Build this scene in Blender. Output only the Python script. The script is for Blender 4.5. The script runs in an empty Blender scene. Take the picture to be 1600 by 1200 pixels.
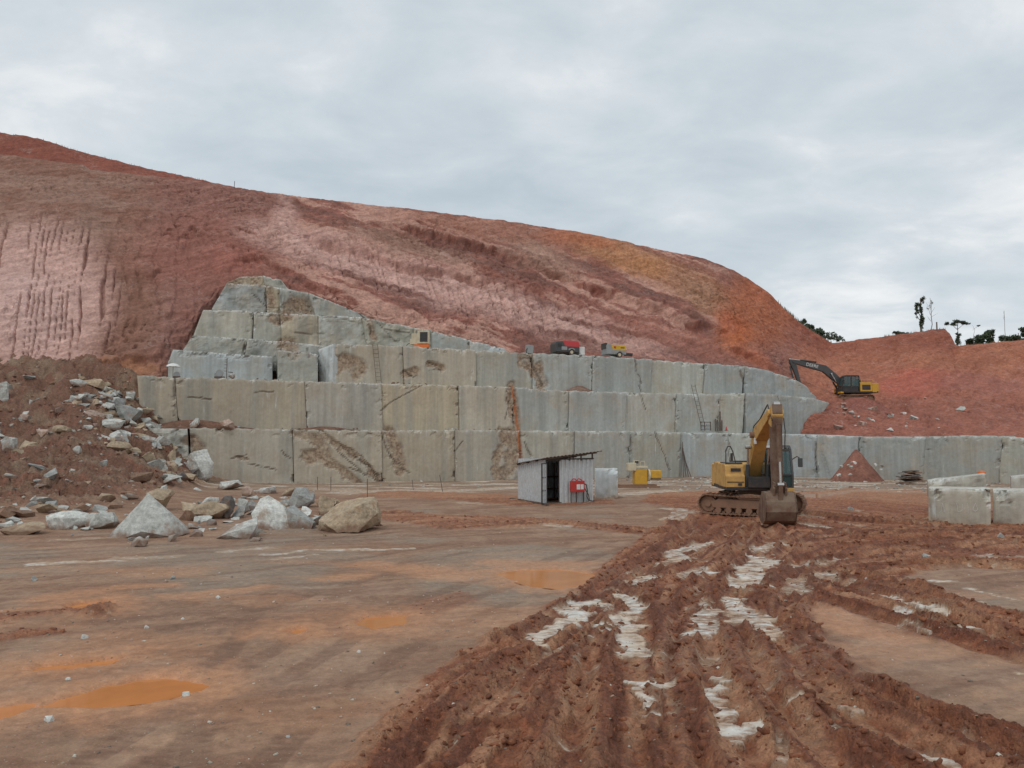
import bpy, bmesh, math, random
import numpy as np
from mathutils import Vector, Matrix, Euler

# ------------------------------------------------------------------ camera, sky, sun, exposure
SC = bpy.context.scene
COL = SC.collection
F = 1232.0                      # focal length in photo pixels (1600 wide)
EYE = 3.2                       # eye height above the yard
PITCH = math.atan(90.0 / F)
cam_d = bpy.data.cameras.new('camera')
cam_d.sensor_width = 36.0
cam_d.lens = F / 1600.0 * 36.0
cam_d.clip_start = 0.1
cam_d.clip_end = 5000
cam = bpy.data.objects.new('camera', cam_d)
cam.location = (0, 0, EYE)
cam.rotation_euler = (math.pi / 2 + PITCH, 0, 0)
COL.objects.link(cam)
SC.camera = cam

SC.view_settings.view_transform = 'Standard'
SC.view_settings.look = 'None'
SC.view_settings.gamma = 1.0
SC.view_settings.use_curve_mapping = False
SC.view_settings.exposure = 0.0

SUN_EL, SUN_AZ = math.radians(52), math.radians(150)
W = bpy.data.worlds.new('World'); SC.world = W
W.use_nodes = True
wt = W.node_tree; wt.nodes.clear()
def wn(t, **k):
    n = wt.nodes.new(t)
    for a, b in k.items(): setattr(n, a, b)
    return n
w_out = wn('ShaderNodeOutputWorld'); w_bg = wn('ShaderNodeBackground')
w_bg.inputs['Strength'].default_value = 0.1
w_sky = wn('ShaderNodeTexSky', sky_type='NISHITA', sun_disc=False, sun_elevation=SUN_EL, sun_rotation=SUN_AZ)
w_tc = wn('ShaderNodeTexCoord'); w_sep = wn('ShaderNodeSeparateXYZ')
wt.links.new(w_tc.outputs['Generated'], w_sep.inputs[0])
def wmath(op, a, b=None, c=None):
    n = wn('ShaderNodeMath', operation=op)
    for i, v in enumerate((a, b, c)):
        if v is None: continue
        if isinstance(v, (int, float)): n.inputs[i].default_value = v
        else: wt.links.new(v, n.inputs[i])
    return n.outputs[0]
zz = wmath('ADD', wmath('MAXIMUM', w_sep.outputs['Z'], 0.0), 0.22)
w_cmb = wn('ShaderNodeCombineXYZ')
wt.links.new(wmath('DIVIDE', w_sep.outputs['X'], zz), w_cmb.inputs[0])
wt.links.new(wmath('DIVIDE', w_sep.outputs['Y'], zz), w_cmb.inputs[1])
def wnoise(scale, detail, rough, dist, off):
    m = wn('ShaderNodeMapping'); m.inputs['Location'].default_value = off
    m.inputs['Scale'].default_value = (1.0, 1.25, 1.0)
    n = wn('ShaderNodeTexNoise'); n.inputs['Scale'].default_value = scale; n.inputs['Detail'].default_value = detail
    n.inputs['Roughness'].default_value = rough; n.inputs['Distortion'].default_value = dist
    wt.links.new(w_cmb.outputs[0], m.inputs['Vector']); wt.links.new(m.outputs[0], n.inputs['Vector'])
    return n.outputs['Fac']
n1 = wnoise(0.85, 7, 0.52, 0.25, (3.1, 1.7, 0))
n2 = wnoise(3.2, 7, 0.58, 0.3, (7.3, 2.2, 0))
nn = wmath('ADD', wmath('MULTIPLY', n1, 0.58), wmath('MULTIPLY', n2, 0.42))
w_r = wn('ShaderNodeValToRGB')
e = w_r.color_ramp.elements
e[0].position = 0.34; e[0].color = (0.51, 0.585, 0.645, 1)
e[1].position = 0.68; e[1].color = (0.98, 0.985, 0.985, 1)
k = w_r.color_ramp.elements.new(0.465); k.color = (0.61, 0.68, 0.73, 1)
k = w_r.color_ramp.elements.new(0.53); k.color = (0.695, 0.75, 0.79, 1)
wt.links.new(nn, w_r.inputs[0])
w_sc = wn('ShaderNodeVectorMath', operation='SCALE'); w_sc.inputs['Scale'].default_value = 10.0
wt.links.new(w_r.outputs[0], w_sc.inputs[0])
w_mx = wn('ShaderNodeMixRGB'); w_mx.inputs[0].default_value = 0.95
wt.links.new(w_sky.outputs[0], w_mx.inputs[1]); wt.links.new(w_sc.outputs[0], w_mx.inputs[2])
wt.links.new(w_mx.outputs[0], w_bg.inputs[0]); wt.links.new(w_bg.outputs[0], w_out.inputs[0])

sd = bpy.data.lights.new('sun', 'SUN'); sd.energy = 0.9; sd.angle = math.radians(25); sd.color = (1.0, 0.965, 0.92)
so = bpy.data.objects.new('sun', sd); COL.objects.link(so)
so.rotation_euler = (math.radians(90) - SUN_EL, 0, math.radians(-28))   # from behind-left of the camera, high

# ------------------------------------------------------------------ projection helpers (where a sight line meets a real surface)
CP, SP = math.cos(PITCH), math.sin(PITCH)
def ray(u, v):
    a = (u - 800.0) / F; b = (600.0 - v) / F
    return Vector((a, CP - b * SP, SP + b * CP))
def at(u, v, d):
    r = ray(u, v); s = d / r.y
    return Vector((r.x * s, d, EYE + r.z * s))
def gp(u, v, z=0.0):
    r = ray(u, v); s = (z - EYE) / r.z
    return Vector((r.x * s, r.y * s, z))
def onplane(u, v, P, n):
    r = ray(u, v); o = Vector((0, 0, EYE))
    s = (Vector(P) - o).dot(n) / r.dot(n)
    return o + r * s

# ------------------------------------------------------------------ noise
def _h(ix, iy, iz, seed):
    h = (ix.astype(np.uint32) * np.uint32(374761393) + iy.astype(np.uint32) * np.uint32(668265263)
         + iz.astype(np.uint32) * np.uint32(2147483647) + np.uint32(seed * 1013904223 & 0xffffffff))
    h ^= h >> np.uint32(13); h *= np.uint32(1274126177); h ^= h >> np.uint32(16); h *= np.uint32(2246822519); h ^= h >> np.uint32(13)
    return h.astype(np.float32) / np.float32(4294967295.0)
def vn(x, y, z=None, seed=0):
    x = np.asarray(x, np.float32); y = np.asarray(y, np.float32)
    x0 = np.floor(x); y0 = np.floor(y); fx = x - x0; fy = y - y0
    fx = fx * fx * fx * (fx * (fx * 6 - 15) + 10); fy = fy * fy * fy * (fy * (fy * 6 - 15) + 10)
    ix = x0.astype(np.int64); iy = y0.astype(np.int64)
    def plane(iz):
        a = _h(ix, iy, iz, seed); b = _h(ix + 1, iy, iz, seed); c = _h(ix, iy + 1, iz, seed); d = _h(ix + 1, iy + 1, iz, seed)
        return (a * (1 - fx) + b * fx) * (1 - fy) + (c * (1 - fx) + d * fx) * fy
    if z is None: return plane(np.zeros_like(ix)) * 2 - 1
    z = np.asarray(z, np.float32); z0 = np.floor(z); fz = z - z0; fz = fz * fz * (3 - 2 * fz); iz = z0.astype(np.int64)
    return (plane(iz) * (1 - fz) + plane(iz + 1) * fz) * 2 - 1
def fbm(x, y, z=None, seed=0, o=4, g=0.5, lac=2.03):
    a = 1.0; s = 0; t = 0
    for i in range(o):
        s = s + a * vn(x, y, z, seed + i * 17); t += a; a *= g
        x = x * lac + 3.7; y = y * lac - 1.9
        if z is not None: z = z * lac + 5.1
    return s / t
def sm(a, b, x):
    t = np.clip((x - a) / (b - a), 0, 1); return t * t * (3 - 2 * t)
def lin(r, g, b):
    f = lambda c: ((c / 255 + 0.055) / 1.055) ** 2.4 if c / 255 > 0.04045 else c / 255 / 12.92
    return np.array([f(r), f(g), f(b)], np.float32)
def seg_dist(px, py, pts):
    """distance to a polyline and arc length of the nearest point"""
    best = np.full(px.shape, 1e9, np.float32); arc = np.zeros(px.shape, np.float32); L = 0.0
    for (x0, y0), (x1, y1) in zip(pts[:-1], pts[1:]):
        dx, dy = x1 - x0, y1 - y0; l2 = dx * dx + dy * dy + 1e-9
        t = np.clip(((px - x0) * dx + (py - y0) * dy) / l2, 0, 1)
        d = np.hypot(px - x0 - t * dx, py - y0 - t * dy)
        m = d < best; best = np.where(m, d, best); arc = np.where(m, L + t * math.sqrt(l2), arc); L += math.sqrt(l2)
    return best, arc
def inside(px, py, poly):
    c = np.zeros(px.shape, bool); n = len(poly)
    for i in range(n):
        x0, y0 = poly[i]; x1, y1 = poly[(i + 1) % n]
        if y0 == y1: continue
        m = ((y0 > py) != (y1 > py)) & (px < (x1 - x0) * (py - y0) / (y1 - y0) + x0); c ^= m
    return c
def sdist(px, py, poly):
    d, _ = seg_dist(px, py, list(poly) + [poly[0]])
    return np.where(inside(px, py, poly), d, -d)

# ------------------------------------------------------------------ object helpers
def tag(o, label=None, cat=None, group=None, kind=None):
    if label: o['label'] = label
    if cat: o['category'] = cat
    if group: o['group'] = group
    if kind: o['kind'] = kind
    return o
def empty(name, loc, rz=0.0, label=None, cat=None, group=None, rot=None, scale=None):
    o = bpy.data.objects.new(name, None); o.empty_display_size = 0.3
    o.location = loc; o.rotation_euler = rot if rot else (0, 0, rz)
    if scale: o.scale = (scale,) * 3
    COL.objects.link(o); tag(o, label, cat, group); return o
def grid_mesh(name, P, mat, attrs=None, col=None, smooth=True, close_u=False):
    """P: (rows, cols, 3)"""
    r, c = P.shape[:2]
    me = bpy.data.meshes.new(name)
    me.vertices.add(r * c); me.vertices.foreach_set('co', P.reshape(-1).astype(np.float32))
    idx = np.arange(r * c).reshape(r, c)
    q = np.stack([idx[:-1, :-1], idx[:-1, 1:], idx[1:, 1:], idx[1:, :-1]], -1).reshape(-1, 4)
    n = len(q)
    me.loops.add(n * 4); me.loops.foreach_set('vertex_index', q.reshape(-1).astype(np.int32))
    me.polygons.add(n); me.polygons.foreach_set('loop_start', np.arange(0, n * 4, 4, dtype=np.int32))
    me.polygons.foreach_set('loop_total', np.full(n, 4, np.int32))
    me.polygons.foreach_set('use_smooth', np.full(n, smooth, bool))
    me.update(calc_edges=True)
    if col is not None:
        a = me.attributes.new('tint', 'FLOAT_COLOR', 'POINT')
        cc = np.ones((r * c, 4), np.float32); cc[:, :3] = col.reshape(-1, 3); a.data.foreach_set('color', cc.reshape(-1))
    for k_, v_ in (attrs or {}).items():
        a = me.attributes.new(k_, 'FLOAT', 'POINT'); a.data.foreach_set('value', np.ascontiguousarray(v_, np.float32).reshape(-1))
    me.materials.append(mat)
    o = bpy.data.objects.new(name, me); COL.objects.link(o); return o
def pymesh(name, verts, faces, mat, parent=None, smooth=False, loc=None):
    me = bpy.data.meshes.new(name); me.from_pydata([tuple(v) for v in verts], [], faces); me.update()
    if mat: me.materials.append(mat)
    if smooth: me.polygons.foreach_set('use_smooth', [True] * len(me.polygons))
    o = bpy.data.objects.new(name, me); COL.objects.link(o)
    if parent: o.parent = parent
    if loc is not None: o.location = loc
    return o
class MB:
    def __init__(s): s.v = []; s.f = []
    def add(s, vs, fs):
        n = len(s.v); s.v += [Vector(v) for v in vs]; s.f += [tuple(i + n for i in f) for f in fs]; return s
    def box(s, c, size, rot=None):
        x, y, z = [k * .5 for k in size]; c = Vector(c)
        vs = [Vector((i, j, k)) for i in (-x, x) for j in (-y, y) for k in (-z, z)]
        if rot: M = Euler(rot).to_matrix(); vs = [M @ v for v in vs]
        return s.add([c + v for v in vs], [(0, 1, 3, 2), (4, 6, 7, 5), (0, 4, 5, 1), (2, 3, 7, 6), (0, 2, 6, 4), (1, 5, 7, 3)])
    def prism(s, prof, x0, x1, axis='x'):
        """profile in the plane across the axis; x: (y,z), y: (x,z), z: (x,y)"""
        def P(a, b, t):
            return (t, a, b) if axis == 'x' else ((a, t, b) if axis == 'y' else (a, b, t))
        n = len(prof)
        area = sum(prof[i][0] * prof[(i + 1) % n][1] - prof[(i + 1) % n][0] * prof[i][1] for i in range(n))
        if area < 0: prof = prof[::-1]
        vs = [P(a, b, x0) for a, b in prof] + [P(a, b, x1) for a, b in prof]
        fs = [tuple(range(n))[::-1], tuple(range(n, 2 * n))] + [(i, (i + 1) % n, n + (i + 1) % n, n + i) for i in range(n)]
        if axis == 'y': fs = [f[::-1] for f in fs]
        return s.add(vs, fs)
    def cyl(s, p0, p1, r0, r1=None, n=10, caps=True):
        p0 = Vector(p0); p1 = Vector(p1); r1 = r0 if r1 is None else r1
        d = (p1 - p0).normalized(); a = d.orthogonal().normalized(); b = d.cross(a)
        vs = []
        for p, r in ((p0, r0), (p1, r1)):
            vs += [p + (a * math.cos(2 * math.pi * i / n) + b * math.sin(2 * math.pi * i / n)) * r for i in range(n)]
        fs = [(i, (i + 1) % n, n + (i + 1) % n, n + i) for i in range(n)]
        if caps: fs += [tuple(range(n))[::-1], tuple(range(n, 2 * n))]
        return s.add(vs, fs)
    def tube(s, pts, r, n=6):
        for a, b in zip(pts[:-1], pts[1:]): s.cyl(a, b, r, n=n)
        return s
    def bar(s, p0, p1, w, h=None):
        h = w if h is None else h
        p0 = Vector(p0); p1 = Vector(p1); d = (p1 - p0).normalized()
        up = Vector((0, 0, 1)) if abs(d.z) < .95 else Vector((0, 1, 0))
        a = d.cross(up).normalized() * w * .5; b = a.cross(d).normalized() * h * .5
        vs = [p + i * a + j * b for p in (p0, p1) for i, j in ((-1, -1), (1, -1), (1, 1), (-1, 1))]
        return s.add(vs, [(0, 1, 2, 3), (7, 6, 5, 4), (0, 4, 5, 1), (1, 5, 6, 2), (2, 6, 7, 3), (3, 7, 4, 0)])
    def build(s, name, mat, parent=None, bevel=0.0, smooth=False, loc=None, color=None):
        me = bpy.data.meshes.new(name); me.from_pydata(s.v, [], s.f)
        bm = bmesh.new(); bm.from_mesh(me); bmesh.ops.recalc_face_normals(bm, faces=bm.faces)
        if bevel: bmesh.ops.bevel(bm, geom=[e_ for e_ in bm.edges if len(e_.link_faces) == 2 and e_.calc_face_angle(0) > .5], offset=bevel, segments=2, profile=.6, affect='EDGES', clamp_overlap=True)
        bm.to_mesh(me); bm.free()
        me.materials.append(mat)
        if smooth: me.polygons.foreach_set('use_smooth', [True] * len(me.polygons))
        o = bpy.data.objects.new(name, me); COL.objects.link(o)
        if parent: o.parent = parent
        if loc is not None: o.location = loc
        if color is not None: o.color = tuple(color) + (1,) if len(color) == 3 else color
        return o

# ------------------------------------------------------------------ materials
def mat_new(name):
    m = bpy.data.materials.new(name); m.use_nodes = True; t = m.node_tree
    return m, t, t.nodes['Principled BSDF']
class NT:
    def __init__(s, t): s.t = t
    def n(s, ty, **k):
        x = s.t.nodes.new(ty)
        for a, b in k.items(): setattr(x, a, b)
        return x
    def L(s, a, b): s.t.links.new(a, b)
    def put(s, sock, v):
        if hasattr(v, 'is_output') or isinstance(v, bpy.types.NodeSocket): s.L(v, sock)
        else: sock.default_value = v
    def math(s, op, a, b=None, c=None, clamp=False):
        x = s.n('ShaderNodeMath', operation=op, use_clamp=clamp)
        for i, v in enumerate((a, b, c)):
            if v is not None: s.put(x.inputs[i], v)
        return x.outputs[0]
    def mix(s, f, a, b, blend='MIX'):
        x = s.n('ShaderNodeMixRGB', blend_type=blend)
        s.put(x.inputs[0], f); s.put(x.inputs[1], a); s.put(x.inputs[2], b); return x.outputs[0]
    def noise(s, vec, scale, detail=4, rough=.55, dist=0.0):
        x = s.n('ShaderNodeTexNoise'); s.L(vec, x.inputs['Vector'])
        x.inputs['Scale'].default_value = scale; x.inputs['Detail'].default_value = detail
        x.inputs['Roughness'].default_value = rough; x.inputs['Distortion'].default_value = dist
        return x.outputs['Fac']
    def mapp(s, vec, scale=(1, 1, 1), loc=(0, 0, 0), rot=(0, 0, 0)):
        x = s.n('ShaderNodeMapping'); s.L(vec, x.inputs['Vector'])
        x.inputs['Scale'].default_value = scale; x.inputs['Location'].default_value = loc; x.inputs['Rotation'].default_value = rot
        return x.outputs[0]
    def ramp(s, f, stops):
        x = s.n('ShaderNodeValToRGB'); s.L(f, x.inputs[0]); el = x.color_ramp.elements
        for i, (p, c) in enumerate(stops):
            q = el[i] if i < 2 else el.new(p)
            q.position = p; q.color = (c, c, c, 1) if isinstance(c, (int, float)) else (tuple(c) + (1,))[:4]
        return x.outputs[0]
    def attr(s, name, out='Fac'):
        x = s.n('ShaderNodeAttribute', attribute_name=name); return x.outputs[out]
    def bump(s, h, strength, dist, normal=None):
        x = s.n('ShaderNodeBump'); s.L(h, x.inputs['Height']); x.inputs['Strength'].default_value = strength; x.inputs['Distance'].default_value = dist
        if normal: s.L(normal, x.inputs['Normal'])
        return x.outputs[0]
    def pos(s): return s.n('ShaderNodeNewGeometry').outputs['Position']
    def obj(s): return s.n('ShaderNodeTexCoord').outputs['Object']

def m_ground():
    m, t, b = mat_new('wet_mud'); q = NT(t); p = q.pos()
    c = q.attr('tint', 'Color'); ch = q.attr('churn'); wh = q.attr('white')
    n1 = q.noise(p, 6.0, 8, .68); n2 = q.noise(p, 38.0, 4, .65); n3 = q.noise(p, 1.3, 5, .62)
    ws = q.noise(q.mapp(p, scale=(4.0, 9.0, 4.0)), 1.0, 7, .68, .25)
    def vor(scale, feat='F1'):
        wob = q.n('ShaderNodeVectorMath', operation='ADD'); q.L(p, wob.inputs[0])
        nz_ = q.n('ShaderNodeTexNoise'); q.L(p, nz_.inputs['Vector']); nz_.inputs['Scale'].default_value = scale * .9; nz_.inputs['Detail'].default_value = 3
        s_ = q.n('ShaderNodeVectorMath', operation='SCALE'); q.L(nz_.outputs['Color'], s_.inputs[0]); s_.inputs['Scale'].default_value = .9 / scale; q.L(s_.outputs[0], wob.inputs[1])
        v = q.n('ShaderNodeTexVoronoi', feature=feat); q.L(wob.outputs[0], v.inputs['Vector']); v.inputs['Scale'].default_value = scale; return v
    va, vb = vor(9.0), vor(24.0)
    sa = q.n('ShaderNodeSeparateColor'); q.L(va.outputs['Color'], sa.inputs[0]); sb = q.n('ShaderNodeSeparateColor'); q.L(vb.outputs['Color'], sb.inputs[0])
    c = q.mix(1.0, c, q.ramp(n1, [(.3, (.78, .76, .75)), (.7, (1.20, 1.21, 1.22))]), 'MULTIPLY')
    c = q.mix(1.0, c, q.ramp(n2, [(.3, .84), (.72, 1.16)]), 'MULTIPLY')
    c = q.mix(1.0, c, q.ramp(n3, [(.3, .90), (.7, 1.08)]), 'MULTIPLY')
    clump = q.ramp(q.math('ADD', q.math('MULTIPLY', sa.outputs[0], .55), q.math('MULTIPLY', sb.outputs[0], .45)), [(.2, .78), (.8, 1.24)])
    c = q.mix(q.math('ADD', .22, q.math('MULTIPLY', ch, .68)), c, q.mix(1.0, c, clump, 'MULTIPLY'))
    # pale and dark crumbs pressed into the mud
    v3 = vor(17.0)
    chip = q.math('MULTIPLY', q.ramp(v3.outputs['Distance'], [(.10, 1.0), (.16, 0.0)]), q.ramp(q.noise(p, 1.9, 4, .65), [(.52, 0.0), (.62, .85)]))
    c = q.mix(chip, c, (.46, .43, .37, 1))
    v4 = vor(13.0)
    crumb = q.math('MULTIPLY', q.ramp(v4.outputs['Distance'], [(.14, 1.0), (.22, 0.0)]), q.ramp(q.noise(q.mapp(p, loc=(9, 4, 0)), 1.4, 4, .65), [(.54, 0.0), (.63, .7)]))
    c = q.mix(crumb, c, (.125, .075, .05, 1))
    # stone slurry left in the ruts, broken up by a film of mud
    wm = q.ramp(q.math('ADD', q.math('MULTIPLY', wh, .74), q.math('MULTIPLY', q.math('SUBTRACT', ws, .5), 2.3)), [(.30, 0.0), (.80, 1.0)])
    wm = q.math('MULTIPLY', wm, q.ramp(wh, [(.08, 0.0), (.25, 1.0)]))
    wc = q.mix(q.ramp(q.noise(p, 1.1, 4, .6), [(.38, 0.0), (.62, 1.0)]), (.72, .73, .69, 1), (.64, .51, .38, 1))
    wc = q.mix(1.0, wc, q.ramp(n1, [(.3, .80), (.7, 1.12)]), 'MULTIPLY')
    c = q.mix(q.ramp(wh, [(.03, 0.0), (.35, .45)]), c, (.42, .29, .19, 1))
    c = q.mix(q.math('MULTIPLY', wm, .92), c, wc)
    q.L(c, b.inputs['Base Color'])
    wet = q.attr('wet')
    rough = q.math('SUBTRACT', .88, q.math('MULTIPLY', q.math('MAXIMUM', wet, q.math('MULTIPLY', wm, .8)), q.math('ADD', .30, q.math('MULTIPLY', n1, .42))), clamp=True)
    q.L(rough, b.inputs['Roughness'])
    b.inputs['Specular IOR Level'].default_value = .35
    cell = q.math('ADD', q.math('MULTIPLY', va.outputs['Distance'], -1.3), q.math('MULTIPLY', vb.outputs['Distance'], -.6))
    h = q.math('ADD', q.math('ADD', q.math('MULTIPLY', n1, .9), q.math('MULTIPLY', n2, .45)), q.math('MULTIPLY', cell, q.math('MULTIPLY', ch, .55)))
    x = q.n('ShaderNodeBump'); q.L(h, x.inputs['Height']); x.inputs['Distance'].default_value = .07
    q.L(q.math('MULTIPLY', q.math('ADD', .40, q.math('MULTIPLY', ch, .55)), q.math('SUBTRACT', 1.0, q.math('MULTIPLY', wm, .6))), x.inputs['Strength'])
    q.L(x.outputs[0], b.inputs['Normal'])
    return m
def m_hill():
    m, t, b = mat_new('red_laterite'); q = NT(t); p = q.pos()
    c = q.attr('tint', 'Color')
    st = q.mapp(p, scale=(.9, .9, .22))
    n1 = q.noise(p, 1.1, 8, .66); n2 = q.noise(st, 2.6, 5, .65, .4); n3 = q.noise(p, 5.5, 4, .65)
    c = q.mix(1.0, c, q.ramp(n1, [(.30, (.84, .82, .81)), (.70, (1.15, 1.16, 1.16))]), 'MULTIPLY')
    c = q.mix(1.0, c, q.ramp(n2, [(.32, .80), (.68, 1.18)]), 'MULTIPLY')
    c = q.mix(1.0, c, q.ramp(n3, [(.32, .80), (.70, 1.18)]), 'MULTIPLY')
    stq = q.mapp(p, rot=(0, .37, 0)); st2 = q.noise(q.mapp(stq, scale=(.16, .16, 1.9)), 1.0, 8, .7, .35)
    c = q.mix(1.0, c, q.ramp(st2, [(.32, (.78, .76, .76)), (.68, (1.21, 1.22, 1.22))]), 'MULTIPLY')
    vein = q.noise(q.mapp(p, rot=(0, .5, .2), scale=(.5, .5, 1.0)), .9, 7, .62, 1.1)
    vm = q.math('MULTIPLY', q.ramp(vein, [(.485, 0.0), (.5, 1.0), (.515, 0.0)]), q.ramp(q.noise(p, .35, 3, .6), [(.5, 0.0), (.6, .45)]))
    c = q.mix(vm, c, (.52, .40, .34, 1))
    q.L(c, b.inputs['Base Color']); b.inputs['Roughness'].default_value = .93; b.inputs['Specular IOR Level'].default_value = .2
    h = q.math('ADD', q.math('MULTIPLY', n1, .5), q.math('ADD', q.math('MULTIPLY', n2, .3), q.math('ADD', q.math('MULTIPLY', st2, .5), q.math('MULTIPLY', n3, .3))))
    q.L(q.bump(h, .85, .35), b.inputs['Normal'])
    return m
def m_rock():
    """saw-cut gneiss: Object colour tints each block; stain / crack / chip come from the block's own attributes"""
    m, t, b = mat_new('cut_gneiss'); q = NT(t); p = q.pos()
    oi = q.n('ShaderNodeObjectInfo'); c = oi.outputs['Color']
    n1 = q.noise(p, .55, 5, .6, .3); n2 = q.noise(p, 4.5, 6, .65); n3 = q.noise(p, 22, 3, .6)
    vs = q.noise(q.mapp(p, scale=(2.6, 2.6, .10)), 1.0, 5, .68)
    vs2 = q.noise(q.mapp(p, scale=(.8, .8, .05), loc=(3, 1, 0)), 1.0, 3, .6)
    c = q.mix(q.ramp(n1, [(.44, 0.0), (.68, .6)]), c, (.40, .325, .24, 1))             # warm patina
    c = q.mix(q.ramp(vs2, [(.50, 0.0), (.66, .45)]), c, (.25, .26, .245, 1))              # dark water runs
    c = q.mix(1.0, c, q.ramp(vs, [(.30, .84), (.70, 1.12)]), 'MULTIPLY')
    c = q.mix(1.0, c, q.ramp(n2, [(.30, .90), (.70, 1.09)]), 'MULTIPLY')
    c = q.mix(1.0, c, q.ramp(n3, [(.30, .94), (.70, 1.06)]), 'MULTIPLY')
    wv = q.math('MULTIPLY', q.ramp(q.noise(q.mapp(p, scale=(3.5, 3.5, .35)), 1.0, 6, .7), [(.60, 0.0), (.68, .75)]), q.ramp(q.noise(p, .4, 3, .6, .2), [(.5, 0.0), (.62, 1.0)]))
    c = q.mix(wv, c, (.60, .62, .60, 1))                                                   # white saw slurry
    c = q.mix(q.attr('stain'), c, q.mix(q.ramp(n2, [(.35, 0.0), (.65, 1.0)]), (.17, .105, .07, 1), (.46, .35, .25, 1)))
    c = q.mix(q.attr('red'), c, (.42, .15, .06, 1))
    c = q.mix(q.math('MULTIPLY', q.attr('chip'), q.ramp(n2, [(.42, 0.0), (.58, 1.0)])), c, (.66, .67, .64, 1))
    c = q.mix(q.attr('crack'), c, (.13, .10, .075, 1))
    q.L(c, b.inputs['Base Color']); b.inputs['Roughness'].default_value = .82; b.inputs['Specular IOR Level'].default_value = .3
    h = q.math('ADD', q.math('MULTIPLY', n2, .6), q.math('ADD', q.math('MULTIPLY', vs, .6), q.math('MULTIPLY', n3, .25)))
    q.L(q.bump(h, .28, .04), b.inputs['Normal'])
    return m
def m_boulder(mudf=.85, reach=.8):
    m, t, b = mat_new('broken_gneiss'); q = NT(t); p = q.pos(); o = q.obj()
    oi = q.n('ShaderNodeObjectInfo'); c = oi.outputs['Color']
    n1 = q.noise(p, 1.6, 5, .6, .3); n2 = q.noise(p, 7, 6, .68); n3 = q.noise(p, 30, 3, .6)
    band = q.noise(q.mapp(p, rot=(.5, .7, .3), scale=(.6, .6, 5)), 1.5, 4, .6)
    c = q.mix(1.0, c, q.ramp(n2, [(.28, .62), (.72, 1.32)]), 'MULTIPLY')
    c = q.mix(1.0, c, q.ramp(band, [(.3, .82), (.7, 1.16)]), 'MULTIPLY')
    c = q.mix(q.ramp(n1, [(.55, 0.0), (.68, .6)]), c, (.30, .165, .09, 1))
    c = q.mix(1.0, c, q.ramp(n3, [(.3, .85), (.7, 1.15)]), 'MULTIPLY')
    zs = q.n('ShaderNodeSeparateXYZ'); q.L(o, zs.inputs[0])
    mud = q.ramp(q.math('SUBTRACT', q.math('MULTIPLY', n1, reach), zs.outputs['Z']), [(.02, 0.0), (.28, mudf)])
    c = q.mix(mud, c, (.20, .115, .075, 1))
    q.L(c, b.inputs['Base Color']); b.inputs['Roughness'].default_value = .85; b.inputs['Specular IOR Level'].default_value = .3
    q.L(q.bump(q.math('ADD', n2, q.math('MULTIPLY', n3, .4)), .7, .06), b.inputs['Normal'])
    return m
def m_paint(name, col, rough=.5, dirt=.4, dcol=(.17, .085, .05), scale=3.0, metal=0.0, low=.46):
    m, t, b = mat_new(name); q = NT(t); o = q.obj()
    n1 = q.noise(o, scale, 6, .65, .3); n2 = q.noise(o, scale * 7, 4, .6)
    c = q.mix(1.0, tuple(col) + (1,), q.ramp(n2, [(.3, .84), (.7, 1.12)]), 'MULTIPLY')
    f = q.ramp(q.math('ADD', q.math('MULTIPLY', n1, .7), q.math('MULTIPLY', n2, .3)), [(low, 0.0), (low + .16, 1.0)])
    c = q.mix(q.math('MULTIPLY', f, dirt), c, tuple(dcol) + (1,))
    q.L(c, b.inputs['Base Color']); b.inputs['Metallic'].default_value = metal
    q.L(q.math('ADD', rough, q.math('MULTIPLY', f, .3), clamp=True), b.inputs['Roughness'])
    q.L(q.bump(n2, .25, .01), b.inputs['Normal'])
    return m
def m_simple(name, col, rough=.6, metal=0.0, spec=.5):
    m, t, b = mat_new(name); b.inputs['Base Color'].default_value = tuple(col) + (1,)
    b.inputs['Roughness'].default_value = rough; b.inputs['Metallic'].default_value = metal; b.inputs['Specular IOR Level'].default_value = spec
    return m
def m_glass():
    m, t, b = mat_new('cab_glass'); q = NT(t)
    b.inputs['Base Color'].default_value = (.05, .10, .10, 1); b.inputs['Roughness'].default_value = .08
    b.inputs['Alpha'].default_value = .72; b.inputs['Specular IOR Level'].default_value = .6
    return m
def m_leaf(name, c0, c1):
    m, t, b = mat_new(name); q = NT(t); p = q.pos()
    c = q.mix(q.ramp(q.noise(p, 1.1, 3, .6), [(.35, 0.0), (.65, 1.0)]), tuple(c0) + (1,), tuple(c1) + (1,))
    q.L(c, b.inputs['Base Color']); b.inputs['Roughness'].default_value = .7; b.inputs['Specular IOR Level'].default_value = .25
    tr_ = q.n('ShaderNodeBsdfTranslucent'); q.L(c, tr_.inputs['Color']); mx = q.n('ShaderNodeMixShader'); mx.inputs[0].default_value = .45
    q.L(b.outputs[0], mx.inputs[1]); q.L(tr_.outputs[0], mx.inputs[2]); q.L(mx.outputs[0], t.nodes['Material Output'].inputs['Surface'])
    return m
def m_water(name, col, rough=.06):
    m, t, b = mat_new(name); q = NT(t); p = q.pos()
    n = q.noise(p, .9, 4, .6, .4)
    c = q.mix(q.ramp(n, [(.35, 0.0), (.7, 1.0)]), tuple(col) + (1,), tuple(min(1, k_ * 1.25) for k_ in col) + (1,))
    q.L(c, b.inputs['Base Color']); b.inputs['Roughness'].default_value = rough; b.inputs['IOR'].default_value = 1.33
    b.inputs['Specular IOR Level'].default_value = .5
    q.L(q.bump(q.noise(p, 6, 2, .5), .012, .02), b.inputs['Normal'])
    return m
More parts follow.
